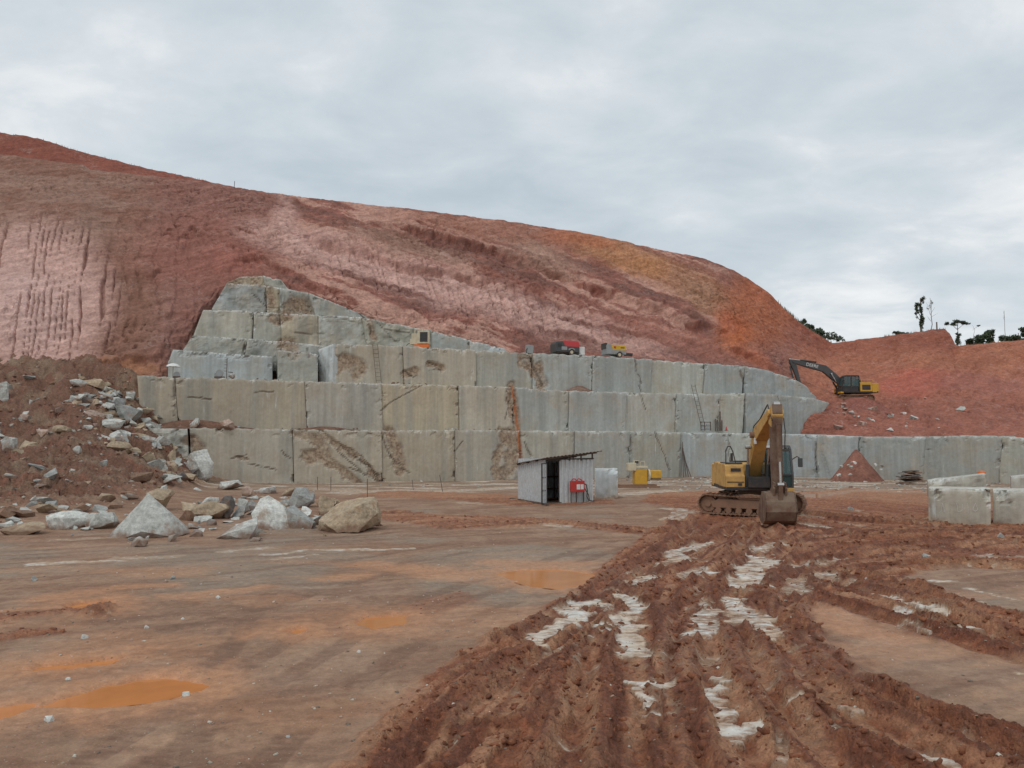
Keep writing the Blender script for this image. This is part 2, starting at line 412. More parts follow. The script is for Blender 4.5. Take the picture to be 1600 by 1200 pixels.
M = dict(
    ground=m_ground(), hill=m_hill(), rock=m_rock(), boulder=m_boulder(), stone=m_boulder(0.0), muddy=m_boulder(.8, .55),
    yellow=m_paint('faded_yellow_paint', (.62, .36, .10), .5, .5, (.27, .16, .09), 2.6, low=.45),
    yellow2=m_paint('bright_yellow_paint', (.62, .34, .03), .4, .35, (.26, .14, .07), 2.0),
    yellow3=m_paint('compressor_yellow', (.66, .40, .02), .4, .2, (.3, .18, .08), 2.0),
    mudsteel=m_paint('muddy_steel', (.20, .115, .075), .6, .7, (.28, .15, .09), 4.0, low=.40),
    rustarm=m_paint('worn_arm_paint', (.20, .135, .09), .6, .85, (.13, .06, .038), 2.2, low=.42),
    black=m_paint('black_paint', (.028, .028, .028), .5, .45, (.13, .075, .05), 3.0),
    darkgrey=m_paint('dark_grey_paint', (.055, .062, .065), .45, .3, (.16, .10, .07), 3.0),
    chrome=m_simple('cylinder_rod', (.55, .53, .50), .25, .9),
    glass=m_glass(),
    beige=m_paint('beige_machine_paint', (.60, .53, .38), .5, .35, (.30, .2, .12), 2.5),
    sheet=m_paint('galvanised_sheet', (.55, .575, .58), .45, .3, (.36, .27, .20), 1.3, .1, low=.52),
    roof=m_paint('rusty_roof_sheet', (.22, .18, .16), .6, .6, (.14, .08, .055), 2.0),
    wood=m_paint('weathered_wood', (.12, .085, .065), .8, .4, (.06, .045, .04), 4.0),
    red=m_paint('red_paint', (.50, .035, .03), .45, .25, (.22, .08, .05), 3.0),
    redtarp=m_paint('red_hood_paint', (.55, .05, .055), .45, .15, (.3, .1, .06), 3.0),
    orange=m_paint('orange_plastic', (.75, .17, .03), .5, .25, (.35, .14, .06), 3.0),
    white=m_paint('white_paint', (.72, .72, .70), .55, .3, (.40, .30, .22), 3.0),
    grey=m_paint('grey_paint', (.30, .32, .32), .5, .3, (.25, .16, .10), 3.0),
    rubber=m_paint('tyre_rubber', (.05, .047, .045), .8, .5, (.20, .12, .08), 5.0),
    steel=m_paint('rusty_steel', (.10, .075, .06), .6, .5, (.16, .08, .05), 6.0),
    interior=m_paint('dark_interior', (.06, .055, .05), .8, .3, (.12, .08, .05), 4.0),
    leaf=m_leaf('dark_leaf', (.08, .11, .065), (.13, .165, .095)),
    leaf2=m_leaf('pale_leaf', (.10, .125, .085), (.16, .19, .125)),
    bark=m_paint('pale_bark', (.20, .17, .14), .85, .5, (.08, .07, .055), 3.0),
    puddle=m_water('clay_water', (.50, .195, .062)),
    milk=m_water('stone_slurry_water', (.58, .55, .46), .12),
)

# ------------------------------------------------------------------ ground: yard with ruts + the rubble ramp on the left
RAMP = {   # photo column: (row, distance) from the foot upwards
    -700: [(838, 26.6), (800, 32), (740, 42), (680, 50), (620, 56), (560, 62), (540, 66)],
    0:    [(838, 26.6), (802, 32), (742, 42), (682, 50), (622, 56), (572, 61), (552, 66)],
    130:  [(836, 27.0), (802, 32.5), (747, 43), (682, 51), (627, 56), (575, 61), (556, 66)],
    215:  [(830, 28.1), (802, 34), (757, 46), (704, 53), (655, 57.6), (600, 61), (580, 66)],
    260:  [(822, 29.8), (796, 36), (760, 48), (726, 54.5), (694, 57.8), (668, 60), (650, 66)],
    320:  [(812, 32.3), (786, 40), (766, 50.5), (754, 56), (747, 58.3), (742, 60), (735, 66)],
    380:  [(800, 35.8), (779, 44), (764, 52.6), (757, 57.5), (754, 59), (752, 61), (748, 66)],
    470:  [(790, 39.4), (776, 45.8), (764, 53.3), (757, 58.8), (755, 60.6), (753, 62.5), (750, 66)],
}
_yg = np.linspace(0, 90, 361)
_uk = sorted(RAMP)
_tab = []
for u_ in _uk:
    pts = [at(u_, v_, d_) for v_, d_ in RAMP[u_]]
    _tab.append(np.interp(_yg, [0] + [p.y for p in pts], [0] + [max(0.0, p.z) for p in pts]))
_tab.append(np.zeros_like(_yg)); _uk = _uk + [520]
_ug = np.linspace(-700, 520, 245)
_TB = np.stack([np.interp(_ug, _uk, [r[j] for r in _tab]) for j in range(len(_yg))], 1)
for _ in range(6):
    _TB[:, 1:-1] = (_TB[:, :-2] + 2 * _TB[:, 1:-1] + _TB[:, 2:]) / 4
    _TB[1:-1] = (_TB[:-2] + 2 * _TB[1:-1] + _TB[2:]) / 4
def ramp_z(x, y):
    x = np.asarray(x, np.float64); y = np.asarray(y, np.float64)
    u = 800 + F * x / np.maximum(y, .5)
    fu = np.clip((u - _ug[0]) / (_ug[1] - _ug[0]), 0, len(_ug) - 1.001); fy = np.clip(y / (_yg[1] - _yg[0]), 0, len(_yg) - 1.001)
    i = fu.astype(int); j = fy.astype(int); a = fu - i; b = fy - j
    z = (_TB[i, j] * (1 - a) + _TB[i + 1, j] * a) * (1 - b) + (_TB[i, j + 1] * (1 - a) + _TB[i + 1, j + 1] * a) * b
    return np.where(u > 520, 0, z)
def hit(u, v):
    """point where the sight line meets yard or ramp"""
    r = ray(u, v); lo = 4.0
    for y in np.arange(4.0, 70.0, .1):
        s = y / r.y
        if EYE + r.z * s <= float(ramp_z(r.x * s, y)): break
    s = y / r.y
    return Vector((r.x * s, y, float(ramp_z(r.x * s, y))))
def g2(pts): return [tuple(gp(u, v)[:2]) for u, v in pts]

NR, NC = 620, 840
yy = 4.2 * (84 / 4.2) ** np.linspace(0, 1, NR)
ww = np.linspace(-1.0, 1.0, NC)
Yg = np.repeat(yy[:, None], NC, 1); Xg = ww[None, :] * (Yg + 2.5)
X = Xg.astype(np.float32); Y = Yg.astype(np.float32)
ramp = ramp_z(X, Y).astype(np.float32)
on_ramp = sm(.15, .8, ramp)
# domain-warped coordinates so that every edge is ragged
wx = X + .35 * fbm(X * .9, Y * .9, seed=3, o=4) + .10 * vn(X * 5, Y * 5, seed=5)
wy = Y + .35 * fbm(X * .9, Y * .9, seed=4, o=4) + .10 * vn(X * 5, Y * 5, seed=6)

CHURN = g2([(500, 1260), (590, 1125), (640, 1080), (715, 1035), (760, 988), (845, 962), (895, 930), (945, 888), (1005, 842), (1050, 806), (1040, 790),
            (1000, 785), (1010, 772), (1120, 768), (1240, 772), (1330, 766), (1460, 768), (1640, 790), (1900, 800), (1900, 905), (1600, 890), (1520, 888), (1440, 890), (1400, 905), (1600, 965), (1900, 1040), (1900, 1080),
            (1600, 1035), (1440, 1000), (1330, 962), (1262, 950), (1290, 990), (1330, 1030), (1400, 1075), (1480, 1110), (1620, 1150), (1800, 1260)])
churn = sm(-.12, .22, sdist(wx, wy, CHURN))
CH2 = [g2([(585, 812), (700, 828), (860, 822), (1010, 836), (1020, 826), (860, 812), (700, 806), (600, 796)]),
       g2([(-100, 985), (0, 978), (95, 962), (170, 968), (175, 950), (95, 955), (0, 966), (-100, 972)]),
       g2([(-100, 1012), (0, 1005), (98, 995), (95, 985), (0, 994), (-100, 1000)]),
       g2([(560, 775), (700, 780), (800, 790), (960, 790), (960, 782), (800, 775), (620, 766)]),
       g2([(640, 950), (690, 955), (745, 935), (740, 920), (690, 925), (650, 935)])]
for i, P_ in enumerate(CH2): churn = np.maximum(churn, (.75 if i < 4 else .35) * sm(-.15, .2, sdist(wx, wy, P_)))
RUTS = [[(835, 1005), (880, 970), (925, 945), (965, 913), (1010, 885), (1060, 850), (1078, 830), (1060, 806), (1045, 796)],
        [(1000, 1230), (1015, 1110), (1010, 1060), (995, 1010), (985, 960), (972, 935), (1000, 905), (1045, 878), (1100, 850)],
        [(1215, 1230), (1150, 1120), (1118, 1060), (1105, 985), (1120, 955), (1165, 905), (1185, 870), (1203, 840), (1190, 815)],
        [(1520, 1215), (1400, 1160), (1290, 1080), (1225, 1000), (1185, 950), (1150, 930)],
        [(1700, 1040), (1600, 1010), (1510, 980), (1420, 945), (1340, 925), (1280, 905), (1240, 880)],
        [(1222, 932), (1240, 908), (1290, 882), (1400, 866), (1600, 850)],
        [(1700, 985), (1560, 955), (1440, 925), (1330, 905)],
        [(700, 826), (860, 818), (1020, 833)], [(590, 800), (800, 806), (1000, 800)],
        [(-100, 990), (0, 985), (100, 973), (180, 960), (300, 945)], [(760, 1130), (820, 1050), (900, 1000)],
        [(1250, 820), (1350, 840), (1480, 835), (1600, 840)], [(1230, 800), (1330, 815), (1450, 822)],
        [(620, 1230), (720, 1120), (800, 1045), (870, 1008), (930, 962), (985, 917), (1040, 870), (1072, 838), (1062, 815)],
        [(880, 1230), (905, 1100), (925, 1010), (955, 960), (1000, 917), (1060, 882), (1120, 850), (1150, 825)],
        [(1085, 1230), (1065, 1120), (1055, 1040), (1060, 980), (1090, 930), (1140, 880), (1165, 845), (1170, 820)],
        [(1340, 1230), (1240, 1120), (1180, 1040), (1152, 980), (1150, 945), (1185, 900), (1230, 860), (1260, 835)],
        [(1226, 965), (1245, 932), (1290, 907), (1370, 890), (1480, 884), (1650, 890)],
        [(1700, 1075), (1560, 1020), (1440, 985), (1340, 952), (1272, 936), (1236, 906), (1252, 880), (1330, 856), (1480, 845), (1650, 850)],
        [(1245, 848), (1330, 832), (1450, 830), (1650, 836)], [(1300, 990), (1350, 1035), (1430, 1080), (1560, 1125), (1720, 1180)], [(1255, 985), (1300, 1040), (1400, 1105), (1520, 1160), (1650, 1215)],
        [(1330, 915), (1420, 912), (1520, 905), (1650, 905)]]
arcn = np.zeros_like(X); rut = np.zeros_like(X); berm = np.zeros_like(X); prox = np.full(X.shape, 9.0, np.float32)
rux = X + .13 * fbm(X * .45, Y * .45, seed=69, o=3) + .025 * vn(X * 4, Y * 4, seed=70); ruy = Y + .13 * fbm(X * .45, Y * .45, seed=74, o=3)
for i, r_ in enumerate(RUTS):
    d, a = seg_dist(rux, ruy, g2(r_)); w = .20 if i in (7, 8, 9) else (.27 if i < 13 else .19)
    rut = np.maximum(rut, np.exp(-(d / w) ** 2)); berm = np.maximum(berm, np.exp(-((d - 1.6 * w) / (.45 * w)) ** 2) * (.78 + .22 * vn(a * .8, a * 0 + i, seed=66))); arcn = np.where(d < prox, a + 31 * i, arcn); prox = np.minimum(prox, d)
WHITE = [([(838, 1003), (878, 972), (922, 946)], .17, 1.0), ([(968, 935), (1000, 950), (985, 965), (990, 990), (1000, 1018)], .14, 1.0), ([(988, 960), (975, 975), (1000, 1010)], .15, 1.0),
         ([(1080, 995), (1110, 975), (1128, 958)], .16, .8), ([(1102, 985), (1100, 960), (1108, 940)], .08, .7), ([(1155, 940), (1185, 962), (1212, 995)], .17, .85), ([(1170, 975), (1150, 945)], .08, .8),
         ([(1160, 915), (1172, 895), (1190, 875)], .26, .9), ([(1148, 916), (1185, 916)], .10, 1.0), ([(1175, 862), (1215, 850)], .2, .7), ([(1090, 850), (1050, 868), (1075, 880)], .18, .8),
         ([(1060, 905), (1100, 893)], .17, .7), ([(990, 912), (1010, 905)], .16, .8), ([(1050, 812), (1075, 800), (1040, 795)], .3, .7), ([(1060, 880), (1040, 885)], .2, .6),
         ([(995, 1066), (1040, 1066)], .08, 1.0), ([(1000, 1080), (1012, 1100)], .06, .9), ([(1000, 1116), (1040, 1113)], .05, .9), ([(1105, 1055), (1130, 1062)], .07, .9), ([(1112, 1072), (1140, 1100), (1150, 1130)], .08, .9), ([(1140, 1140), (1190, 1135), (1175, 1148), (1150, 1146)], .10, 1.0),
         ([(1240, 1165), (1200, 1190)], .06, .6), ([(1400, 1168), (1440, 1185), (1480, 1200)], .06, .95), ([(1255, 1102), (1275, 1106)], .03, .8), ([(1310, 1108), (1330, 1113)], .05, .7), ([(1330, 1140), (1350, 1165)], .05, .6),
         ([(1338, 928), (1400, 940), (1465, 956)], .07, .95), ([(1400, 958), (1440, 964), (1500, 978)], .13, .9), ([(1440, 975), (1490, 990)], .05, .8), ([(1402, 973), (1440, 985)], .05, .7),
         ([(1505, 938), (1550, 950)], .10, .6), ([(1510, 922), (1580, 938)], .06, .7), ([(1232, 925), (1245, 908), (1290, 900)], .14, .6), ([(1228, 890), (1260, 882), (1320, 874)], .09, .6), ([(1460, 908), (1482, 908)], .12, .8),
         ([(1540, 872), (1620, 870)], .16, .6), ([(1475, 858), (1520, 862)], .1, .5), ([(1580, 1050), (1620, 1058)], .06, .6),
         ([(50, 884), (120, 880), (180, 878)], .16, .75), ([(355, 862), (420, 856)], .18, .55), ([(400, 868), (480, 860), (635, 857)], .12, .75), ([(430, 874), (500, 868)], .12, .6), ([(90, 845), (180, 842)], .2, .4), ([(180, 873), (260, 870)], .2, .4),
         ([(540, 770), (620, 766), (700, 768), (800, 762)], .8, .6), ([(720, 758), (810, 756)], .5, .7), ([(960, 773), (1040, 768)], .8, .7), ([(1240, 778), (1340, 770), (1450, 772)], .6, .35), ([(720, 785), (740, 787)], .3, .5), ([(870, 822), (880, 823)], .3, .6),
         ([(1250, 820), (1290, 826)], .2, .6), ([(1310, 818), (1380, 828)], .15, .5), ([(1385, 818), (1450, 822)], .2, .5), ([(1430, 812), (1452, 814)], .2, .6), ([(1240, 805), (1300, 812)], .2, .5), ([(1330, 800), (1350, 800)], .3, .5)]
white = np.zeros_like(X)
nz = fbm(X * 3.2, Y * 3.2, seed=21, o=4)
for pts, w, s in WHITE:
    d, _ = seg_dist(wx, wy, g2(pts)); w = w * 1.55
    white = np.maximum(white, s * sm(w * 1.15, w * .75, d - w * .75 * nz))
wflat = np.clip(white * 1.5, 0, 1)
white *= .65 + .35 * sm(-.62, -.15, vn(X * 1.3, Y * 6.5, seed=22) + .5 * nz)
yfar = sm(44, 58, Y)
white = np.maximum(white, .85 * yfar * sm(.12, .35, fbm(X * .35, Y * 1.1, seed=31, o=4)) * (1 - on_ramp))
white = np.maximum(white, .55 * churn * sm(.25, .5, nz) * sm(.35, .1, prox) * (1 - .4 * sm(20, 8, Y)))
# puddles: (outline, basin depth)
PUD = [[(48, 1106), (95, 1086), (150, 1070), (215, 1057), (275, 1053), (328, 1066), (318, 1075), (230, 1092), (130, 1103)],
       [(-160, 1150), (-60, 1108), (0, 1098), (60, 1094), (62, 1104), (0, 1118)],
       [(20, 1048), (60, 1038), (130, 1032), (190, 1024), (170, 1034), (90, 1046)],
       [(102, 948), (125, 940), (165, 938), (171, 948), (160, 956), (118, 955)],
       [(553, 970), (570, 960), (605, 957), (640, 958), (632, 972), (590, 978)],
       [(772, 893), (810, 888), (870, 888), (938, 896), (925, 908), (880, 918), (830, 914), (795, 904)],
       [(440, 987), (465, 980), (483, 981), (470, 989)], [(1240, 777), (1265, 772), (1310, 774), (1280, 781)]]
basin = np.zeros_like(X); damp = np.zeros_like(X)
for i, p_ in enumerate(PUD):
    g_ = g2(p_); s_ = sdist(X * .55 + wx * .45, Y * .55 + wy * .45, g_)
    sc_ = .28 if i in (0, 1, 5) else .16
    basin = np.maximum(basin, sm(-.10, sc_, s_)); damp = np.maximum(damp, sm(-1.1, 0, s_ + .5 * nz) * (.85 if i != 1 else .6))
DAMP = [([(40, 1045), (120, 1035), (210, 1022)], .35), ([(85, 935), (150, 925)], .5), ([(180, 918), (260, 915)], .4), ([(250, 935), (420, 920)], .35), ([(520, 905), (560, 900)], .4), ([(780, 880), (900, 882)], .7), ([(0, 958), (80, 950)], .3), ([(1290, 960), (1340, 985), (1400, 1000)], .5), ([(580, 880), (720, 900)], .7)]
for p_, w in DAMP:
    d, _ = seg_dist(wx, wy, g2(p_)); damp = np.maximum(damp, .75 * sm(w * 1.5, w * .3, d))
damp = np.maximum(damp, .36 * sm(.12, .42, fbm(X * .35, Y * .8, seed=42, o=4)) * sm(26, 20, Y) * (1 - on_ramp))
tm = np.zeros_like(X)
for tl in ([(-80, 935), (150, 915), (400, 893), (700, 850)], [(-80, 960), (200, 940), (480, 905), (760, 858)], [(60, 1230), (230, 1130), (480, 985), (760, 900), (960, 845)], [(180, 1230), (330, 1130), (560, 990), (820, 905), (990, 850)], [(380, 1230), (450, 1150), (640, 1010), (800, 940)], [(-80, 1035), (150, 1010), (420, 950), (620, 890)], [(-80, 900), (200, 868), (500, 842), (760, 815)], [(300, 1230), (310, 1120), (360, 1010), (420, 930)]):
    d, a = seg_dist(X + .10 * fbm(X * .7, Y * .7, seed=46, o=2), Y, g2(tl)); rib = .5 + .5 * np.sin(a * 6.283 / .16 + 3 * d) * sm(14, 8, Y)
    tm = np.maximum(tm, sm(.20, .15, d) * (.45 + .55 * rib) * sm(-.35, .2, fbm(a * .5, d * 0 + tl[0][1], seed=47, o=3)))
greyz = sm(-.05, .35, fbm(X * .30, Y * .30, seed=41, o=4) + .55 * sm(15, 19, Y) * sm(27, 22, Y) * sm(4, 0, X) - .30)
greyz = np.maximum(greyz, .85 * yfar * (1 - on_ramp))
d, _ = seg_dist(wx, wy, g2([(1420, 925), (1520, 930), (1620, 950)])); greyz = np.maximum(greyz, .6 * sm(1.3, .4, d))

ca = .5 + .5 * fbm(X * 1.2, Y * 1.2, seed=51, o=3)
bil = 1 - np.abs(fbm(X * 3.3, Y * 3.3, seed=52, o=3, g=.6)) * 2.2
bil2 = 1 - np.abs(vn(X * 8.5, Y * 8.5, seed=55)) * 1.6
tread = fbm(prox * 5.5, arcn * .55, seed=58, o=3) * sm(1.6, .3, prox)
lug = vn(arcn * 5.0, prox * 1.2, seed=59) * sm(.45, .15, prox)
anis = fbm(prox * 6.5 + .3 * vn(X * 3, Y * 3, seed=68), arcn * .30, seed=67, o=3, g=.45)
clod = .075 * tread + .085 * anis + .012 * lug + .022 * bil * ca + .016 * bil2 + .012 * vn(X * 15, Y * 15, seed=56) + .009 * vn(X * 29, Y * 29, seed=57)
tyre = fbm((X * .92 + Y * .38) * .35, (Y * .92 - X * .38) * 3.2, seed=64, o=4)
soft = .018 * tyre + .05 * fbm(X * .22, Y * .22, seed=61, o=2) + .018 * fbm(X * 1.5, Y * 1.5, seed=62, o=4) + .006 * vn(X * 9, Y * 9, seed=63)
flat = 1 - np.clip(np.maximum(white * 1.1, basin), 0, 1) * .85
Z = soft * (1 - .8 * basin) + churn * (clod * flat * (1 - .35 * rut) + .045) + churn * (-.12 * rut + .14 * berm * (.85 + .25 * ca)) - .15 * basin - .03 * white * churn
Z -= (1 - churn) * (.035 * rut + .022 * tm)
Z = Z * (1 - wflat) + wflat * (soft * .6 + churn * (.02 + .03 * nz + .018 * lug + .02 * vn(X * 1.3, Y * 6.5, seed=22)))
lump = fbm(X * .55, Y * .55, seed=71, o=5, g=.58)
Z += ramp + on_ramp * (.75 * lump + .42 * (1 - np.abs(fbm(X * 1.1, Y * 1.1, seed=72, o=5, g=.6)) * 2) + .08 * vn(X * 5, Y * 5, seed=73))

K = 1.27
c_pack = lin(127, 98, 78); c_pack2 = lin(140, 112, 91); c_grey = lin(128, 116, 102); c_churn = lin(126, 76, 51); c_churn2 = lin(98, 57, 39); c_churn3 = lin(147, 107, 80)
c_damp = lin(172, 122, 86); c_white = lin(214, 209, 192); c_cream = lin(205, 180, 145); c_ramp = lin(110, 79, 64); c_ramp2 = lin(124, 102, 84); c_ramp3 = lin(126, 82, 64)
def mixc(a, b, f): return a + (b - a) * f[..., None]
fn = .5 + .5 * fbm(X * .8, Y * .8, seed=81, o=4); fm = .5 + .5 * fbm(X * 2.7, Y * 2.7, seed=82, o=4)
C = np.zeros(X.shape + (3,), np.float32) + c_pack
C = mixc(C, c_pack2, sm(.4, .7, fn)); C = mixc(C, c_grey, greyz * .65)
C = mixc(C, lin(112, 80, 62), .55 * sm(.52, .72, fm) * (1 - greyz)); C = mixc(C, lin(108, 80, 64), .5 * sm(.1, .45, tyre)); C = mixc(C, lin(156, 124, 98), .35 * sm(-.1, -.45, tyre)); C = mixc(C, lin(100, 74, 59), .6 * tm)
C = mixc(C, c_damp, np.clip(damp, 0, 1) * .8 * (1 - churn))
cc = np.zeros_like(C) + c_churn; cc = mixc(cc, c_churn2, sm(.45, .2, fm) * .45); cc = mixc(cc, c_churn3, np.clip(sm(.55, .8, fn) * .35 + sm(.05, .4, anis) * .6, 0, 1)); cc = mixc(cc, c_churn3, np.clip(sm(.02, .4, tread) * .8 + .75 * rut * sm(-.2, .3, nz + .3 * lug), 0, 1)); cc = mixc(cc, c_churn2, np.clip(sm(.2, .7, berm) * .55 + sm(-.02, -.35, tread) * .5 + sm(-.05, -.4, anis) * .5, 0, 1)); cc = cc * 1.14
C = mixc(C, cc, np.clip(churn * 1.1, 0, 1))
cr = np.zeros_like(C) + c_ramp; cr = mixc(cr, c_ramp2, sm(.45, .75, fn)); cr = mixc(cr, c_ramp3, sm(.55, .8, fm) * .7)
C = mixc(C, cr, on_ramp)
cw = mixc(np.zeros_like(C) + c_white, c_cream, sm(.35, .65, .5 + .5 * fbm(X * 1.1, Y * 1.1, seed=91, o=3)))
C = mixc(C, lin(178, 112, 66), basin * .8)
C = np.clip(C * K, 0, .75)
wet = np.clip(.15 + .55 * damp + .25 * churn * (1 - fn) + .25 * sm(.5, .8, fn) * (1 - churn), 0, 1) * (1 - .7 * on_ramp)
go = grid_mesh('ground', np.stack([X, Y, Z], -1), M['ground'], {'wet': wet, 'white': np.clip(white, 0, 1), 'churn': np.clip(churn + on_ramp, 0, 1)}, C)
tag(go, kind='structure')
GZ = Z
def gz(x, y):
    """height of the finished yard mesh"""
    i = np.interp(y, yy, np.arange(NR)); j = (x / (y + 2.5) + 1) / 2 * (NC - 1)
    return float(GZ[int(np.clip(round(i), 0, NR - 1)), int(np.clip(round(j), 0, NC - 1))])
# wide plain sheet that carries the ground to the horizon
far = np.array([[(sx * 900, sy * 900, -.6) for sx in np.linspace(-1, 1, 21)] for sy in np.linspace(-1, 1, 21)], np.float32)
fo = grid_mesh('ground_plain', far, M['ground'], {'wet': np.zeros((21, 21)), 'churn': np.zeros((21, 21))}, np.zeros((21, 21, 3), np.float32) + c_pack * K)
tag(fo, kind='structure')
for p_ in PUD:
    g_ = g2(p_); cx = sum(a for a, b in g_) / len(g_); cy = sum(b for a, b in g_) / len(g_)
    z_ = np.median([gz(a, b) for a, b in g_]) - .018
    n_ = len(g_); big = [(cx + (a - cx) * 1.06, cy + (b - cy) * 1.06) for a, b in g_]
    o_ = pymesh('puddle', [(a - cx, b - cy, 0) for a, b in big], [tuple(range(n_))], M['puddle'], loc=(cx, cy, z_)); tag(o_, kind='structure')

# ------------------------------------------------------------------ red hillside
CREST = [(-700, 150), (-300, 205), (0, 240), (60, 248), (130, 257), (142, 265), (230, 274), (320, 284), (400, 297), (520, 313), (600, 322), (700, 333), (800, 346), (900, 362), (1000, 383), (1080, 400),
         (1130, 415), (1170, 435), (1200, 455), (1225, 480), (1250, 502), (1275, 520), (1300, 535), (1325, 533), (1400, 523), (1450, 517), (1476, 514), (1484, 522), (1493, 538), (1500, 540), (1530, 538), (1600, 531), (1800, 515), (2300, 480)]
HP = {-700: [(640, 56), (560, 62), (480, 66), (360, 76), (300, 83), (0, 92)],
      0: [(640, 58), (575, 62), (480, 66), (360, 76), (300, 83), (0, 92)],
      130: [(640, 59), (572, 62.5), (480, 67), (360, 77), (310, 83), (0, 92)],
      255: [(640, 60), (560, 63.5), (480, 69), (380, 80), (330, 85), (0, 93)],
      300: [(640, 66), (560, 67.2), (490, 69.3), (390, 80), (340, 85), (0, 93)],
      350: [(640, 73), (560, 73), (440, 73.5), (380, 80), (330, 86), (0, 93)],
      450: [(640, 74), (560, 74), (450, 74.5), (400, 80), (350, 86), (0, 94)],
      640: [(640, 75), (560, 75.5), (505, 76), (430, 84), (380, 89), (0, 96)],
      800: [(640, 77), (570, 77), (545, 78), (470, 86), (410, 92), (0, 100)],
      1000: [(640, 80), (590, 80), (560, 82), (490, 91), (430, 98), (0, 106)],
      1130: [(650, 83), (600, 83), (568, 85), (510, 93), (460, 101), (0, 110)],
      1200: [(660, 84), (610, 84), (578, 88), (530, 97), (490, 105), (0, 113)],
      1250: [(684, 78.2), (640, 80), (598, 87.5), (565, 96), (530, 106), (0, 114)],
      1290: [(686, 75.8), (650, 78.4), (622, 84), (592, 96), (560, 107), (0, 116)],
      1330: [(686, 72), (652, 79), (623, 87), (610, 97), (570, 107), (0, 117)],
      1400: [(688, 69), (655, 79), (626, 89), (606, 97), (565, 108), (0, 118)],
      1480: [(690, 67), (655, 78), (628, 88), (603, 97), (560, 108), (0, 120)],
      1493: [(690, 67), (655, 78), (628, 88), (603, 97), (575, 106), (0, 114)],
      1600: [(692, 64), (655, 77), (625, 89), (600, 98), (570, 106), (0, 116)],
      2300: [(700, 50), (655, 68), (620, 82), (590, 92), (555, 102), (0, 112)]}
HR, HC = 370, 1080
tk = np.linspace(0, 1, 6); tr = np.linspace(0, 1, HR)
uu = np.interp(np.linspace(0, 1, HC), [0, .04, .96, 1], [-700, -60, 1660, 2300])
hk = sorted(HP); cu = np.interp(uu, [c[0] for c in CREST], [c[1] for c in CREST]) + 1.5 * fbm(uu / 14.0, uu * 0, seed=44, o=4)
def smooth1(a, n, axis):
    a = np.moveaxis(a.copy(), axis, 0)
    for _ in range(n): a[1:-1] = (a[:-2] + 2 * a[1:-1] + a[2:]) / 4
    return np.moveaxis(a, 0, axis)
Vk = np.zeros((6, HC)); Dk = np.zeros((6, HC))
for i in range(6):
    Vk[i] = np.interp(uu, hk, [HP[k_][i][0] for k_ in hk]); Dk[i] = np.interp(uu, hk, [HP[k_][i][1] for k_ in hk])
Vk[5] = cu
Dk = smooth1(Dk, 30, 1); Vk[1:5] = smooth1(Vk[1:5], 30, 1)
VV = np.stack([np.interp(tr, tk, Vk[:, j]) for j in range(HC)], 1); DD = np.stack([np.interp(tr, tk, Dk[:, j]) for j in range(HC)], 1)
VV = smooth1(VV, 90, 0); DD = smooth1(DD, 90, 0)
UU = np.repeat(uu[None, :], HR, 0)
B = (600 - VV) / F; ry = CP - B * SP; S_ = DD / ry
HX = ((UU - 800) / F * S_); HY = DD; HZ = EYE + (SP + B * CP) * S_
H = np.stack([HX, HY, HZ], -1)
du = np.gradient(H, axis=1); dv = np.gradient(H, axis=0); Nn = np.cross(du, dv); Nn /= np.linalg.norm(Nn, axis=-1, keepdims=True) + 1e-9
if Nn[HR // 2, HC // 2, 1] > 0: Nn = -Nn
u_, v_ = UU.astype(np.float32), VV.astype(np.float32)
hx, hy, hz = HX.astype(np.float32), HY.astype(np.float32), HZ.astype(np.float32)
uw = u_ + 14 * fbm(hx * .25, hz * .25, hy * .25, seed=7, o=4); vw = v_ + 12 * fbm(hx * .25, hz * .25, hy * .25, seed=8, o=4)
def blob(cx, cy, rx, ry_, rot=0.0, soft=.5):
    c_, s_ = math.cos(rot), math.sin(rot); a = (uw - cx); b = (vw - cy)
    return sm(1 + soft, 1 - soft, np.hypot((a * c_ + b * s_) / rx, (-a * s_ + b * c_) / ry_))
edge = sm(0, .06, tr)[:, None] * sm(1.0, .965, tr)[:, None] + .25
disp = .75 * fbm(hx * .09, hz * .09, hy * .09, seed=11, o=3) + .22 * fbm(hx * .38, hz * .38, hy * .38, seed=12, o=5, g=.58) + .10 * fbm(hx * 2.2, hz * 2.2, hy * 2.2, seed=13, o=3)
# strata that dip to the right
sx, sz = .93, -.36
along = hx * sx + hz * sz; across = -hx * sz + hz * sx
stra = fbm(along * .10, across * .85, seed=14, o=5, g=.6)
zone_mid = sm(380, 480, u_) * sm(1320, 1180, u_)
disp += .30 * stra * zone_mid
# rills scoured by the digger's teeth
rl = uw + .10 * (vw - 400)
rl = u_ + .16 * (v_ - 400)
ph = rl / 12.5 + 1.5 * vn(rl / 45.0, v_ / 400, seed=15) + .22 * vn(rl / 14.0, v_ / 45, seed=16) + .10 * vn(rl / 6.0, v_ / 14, seed=37)
ril = np.abs(ph - np.round(ph)) + .20 * (.5 + .5 * vn(rl / 9.0, v_ / 34, seed=26))
zr = blob(60, 460, 120, 130, 0, .25) * sm(310, 370, vw)
disp -= zr * .50 * sm(.19, .11, ril)
zr2 = blob(600, 425, 130, 30, .25, .4) + blob(800, 480, 200, 35, .25, .4)
disp -= np.clip(zr2, 0, 1) * .30 * sm(.2, .0, np.abs(vn((u_ - .3 * v_) / 7.0, v_ / 60, seed=17)))
zr3 = sm(140, 200, u_) * sm(420, 360, u_) * sm(300, 350, v_)
disp -= zr3 * .14 * sm(.18, 0, np.abs(fbm(uw / 26.0, vw / 90, seed=18, o=3)))
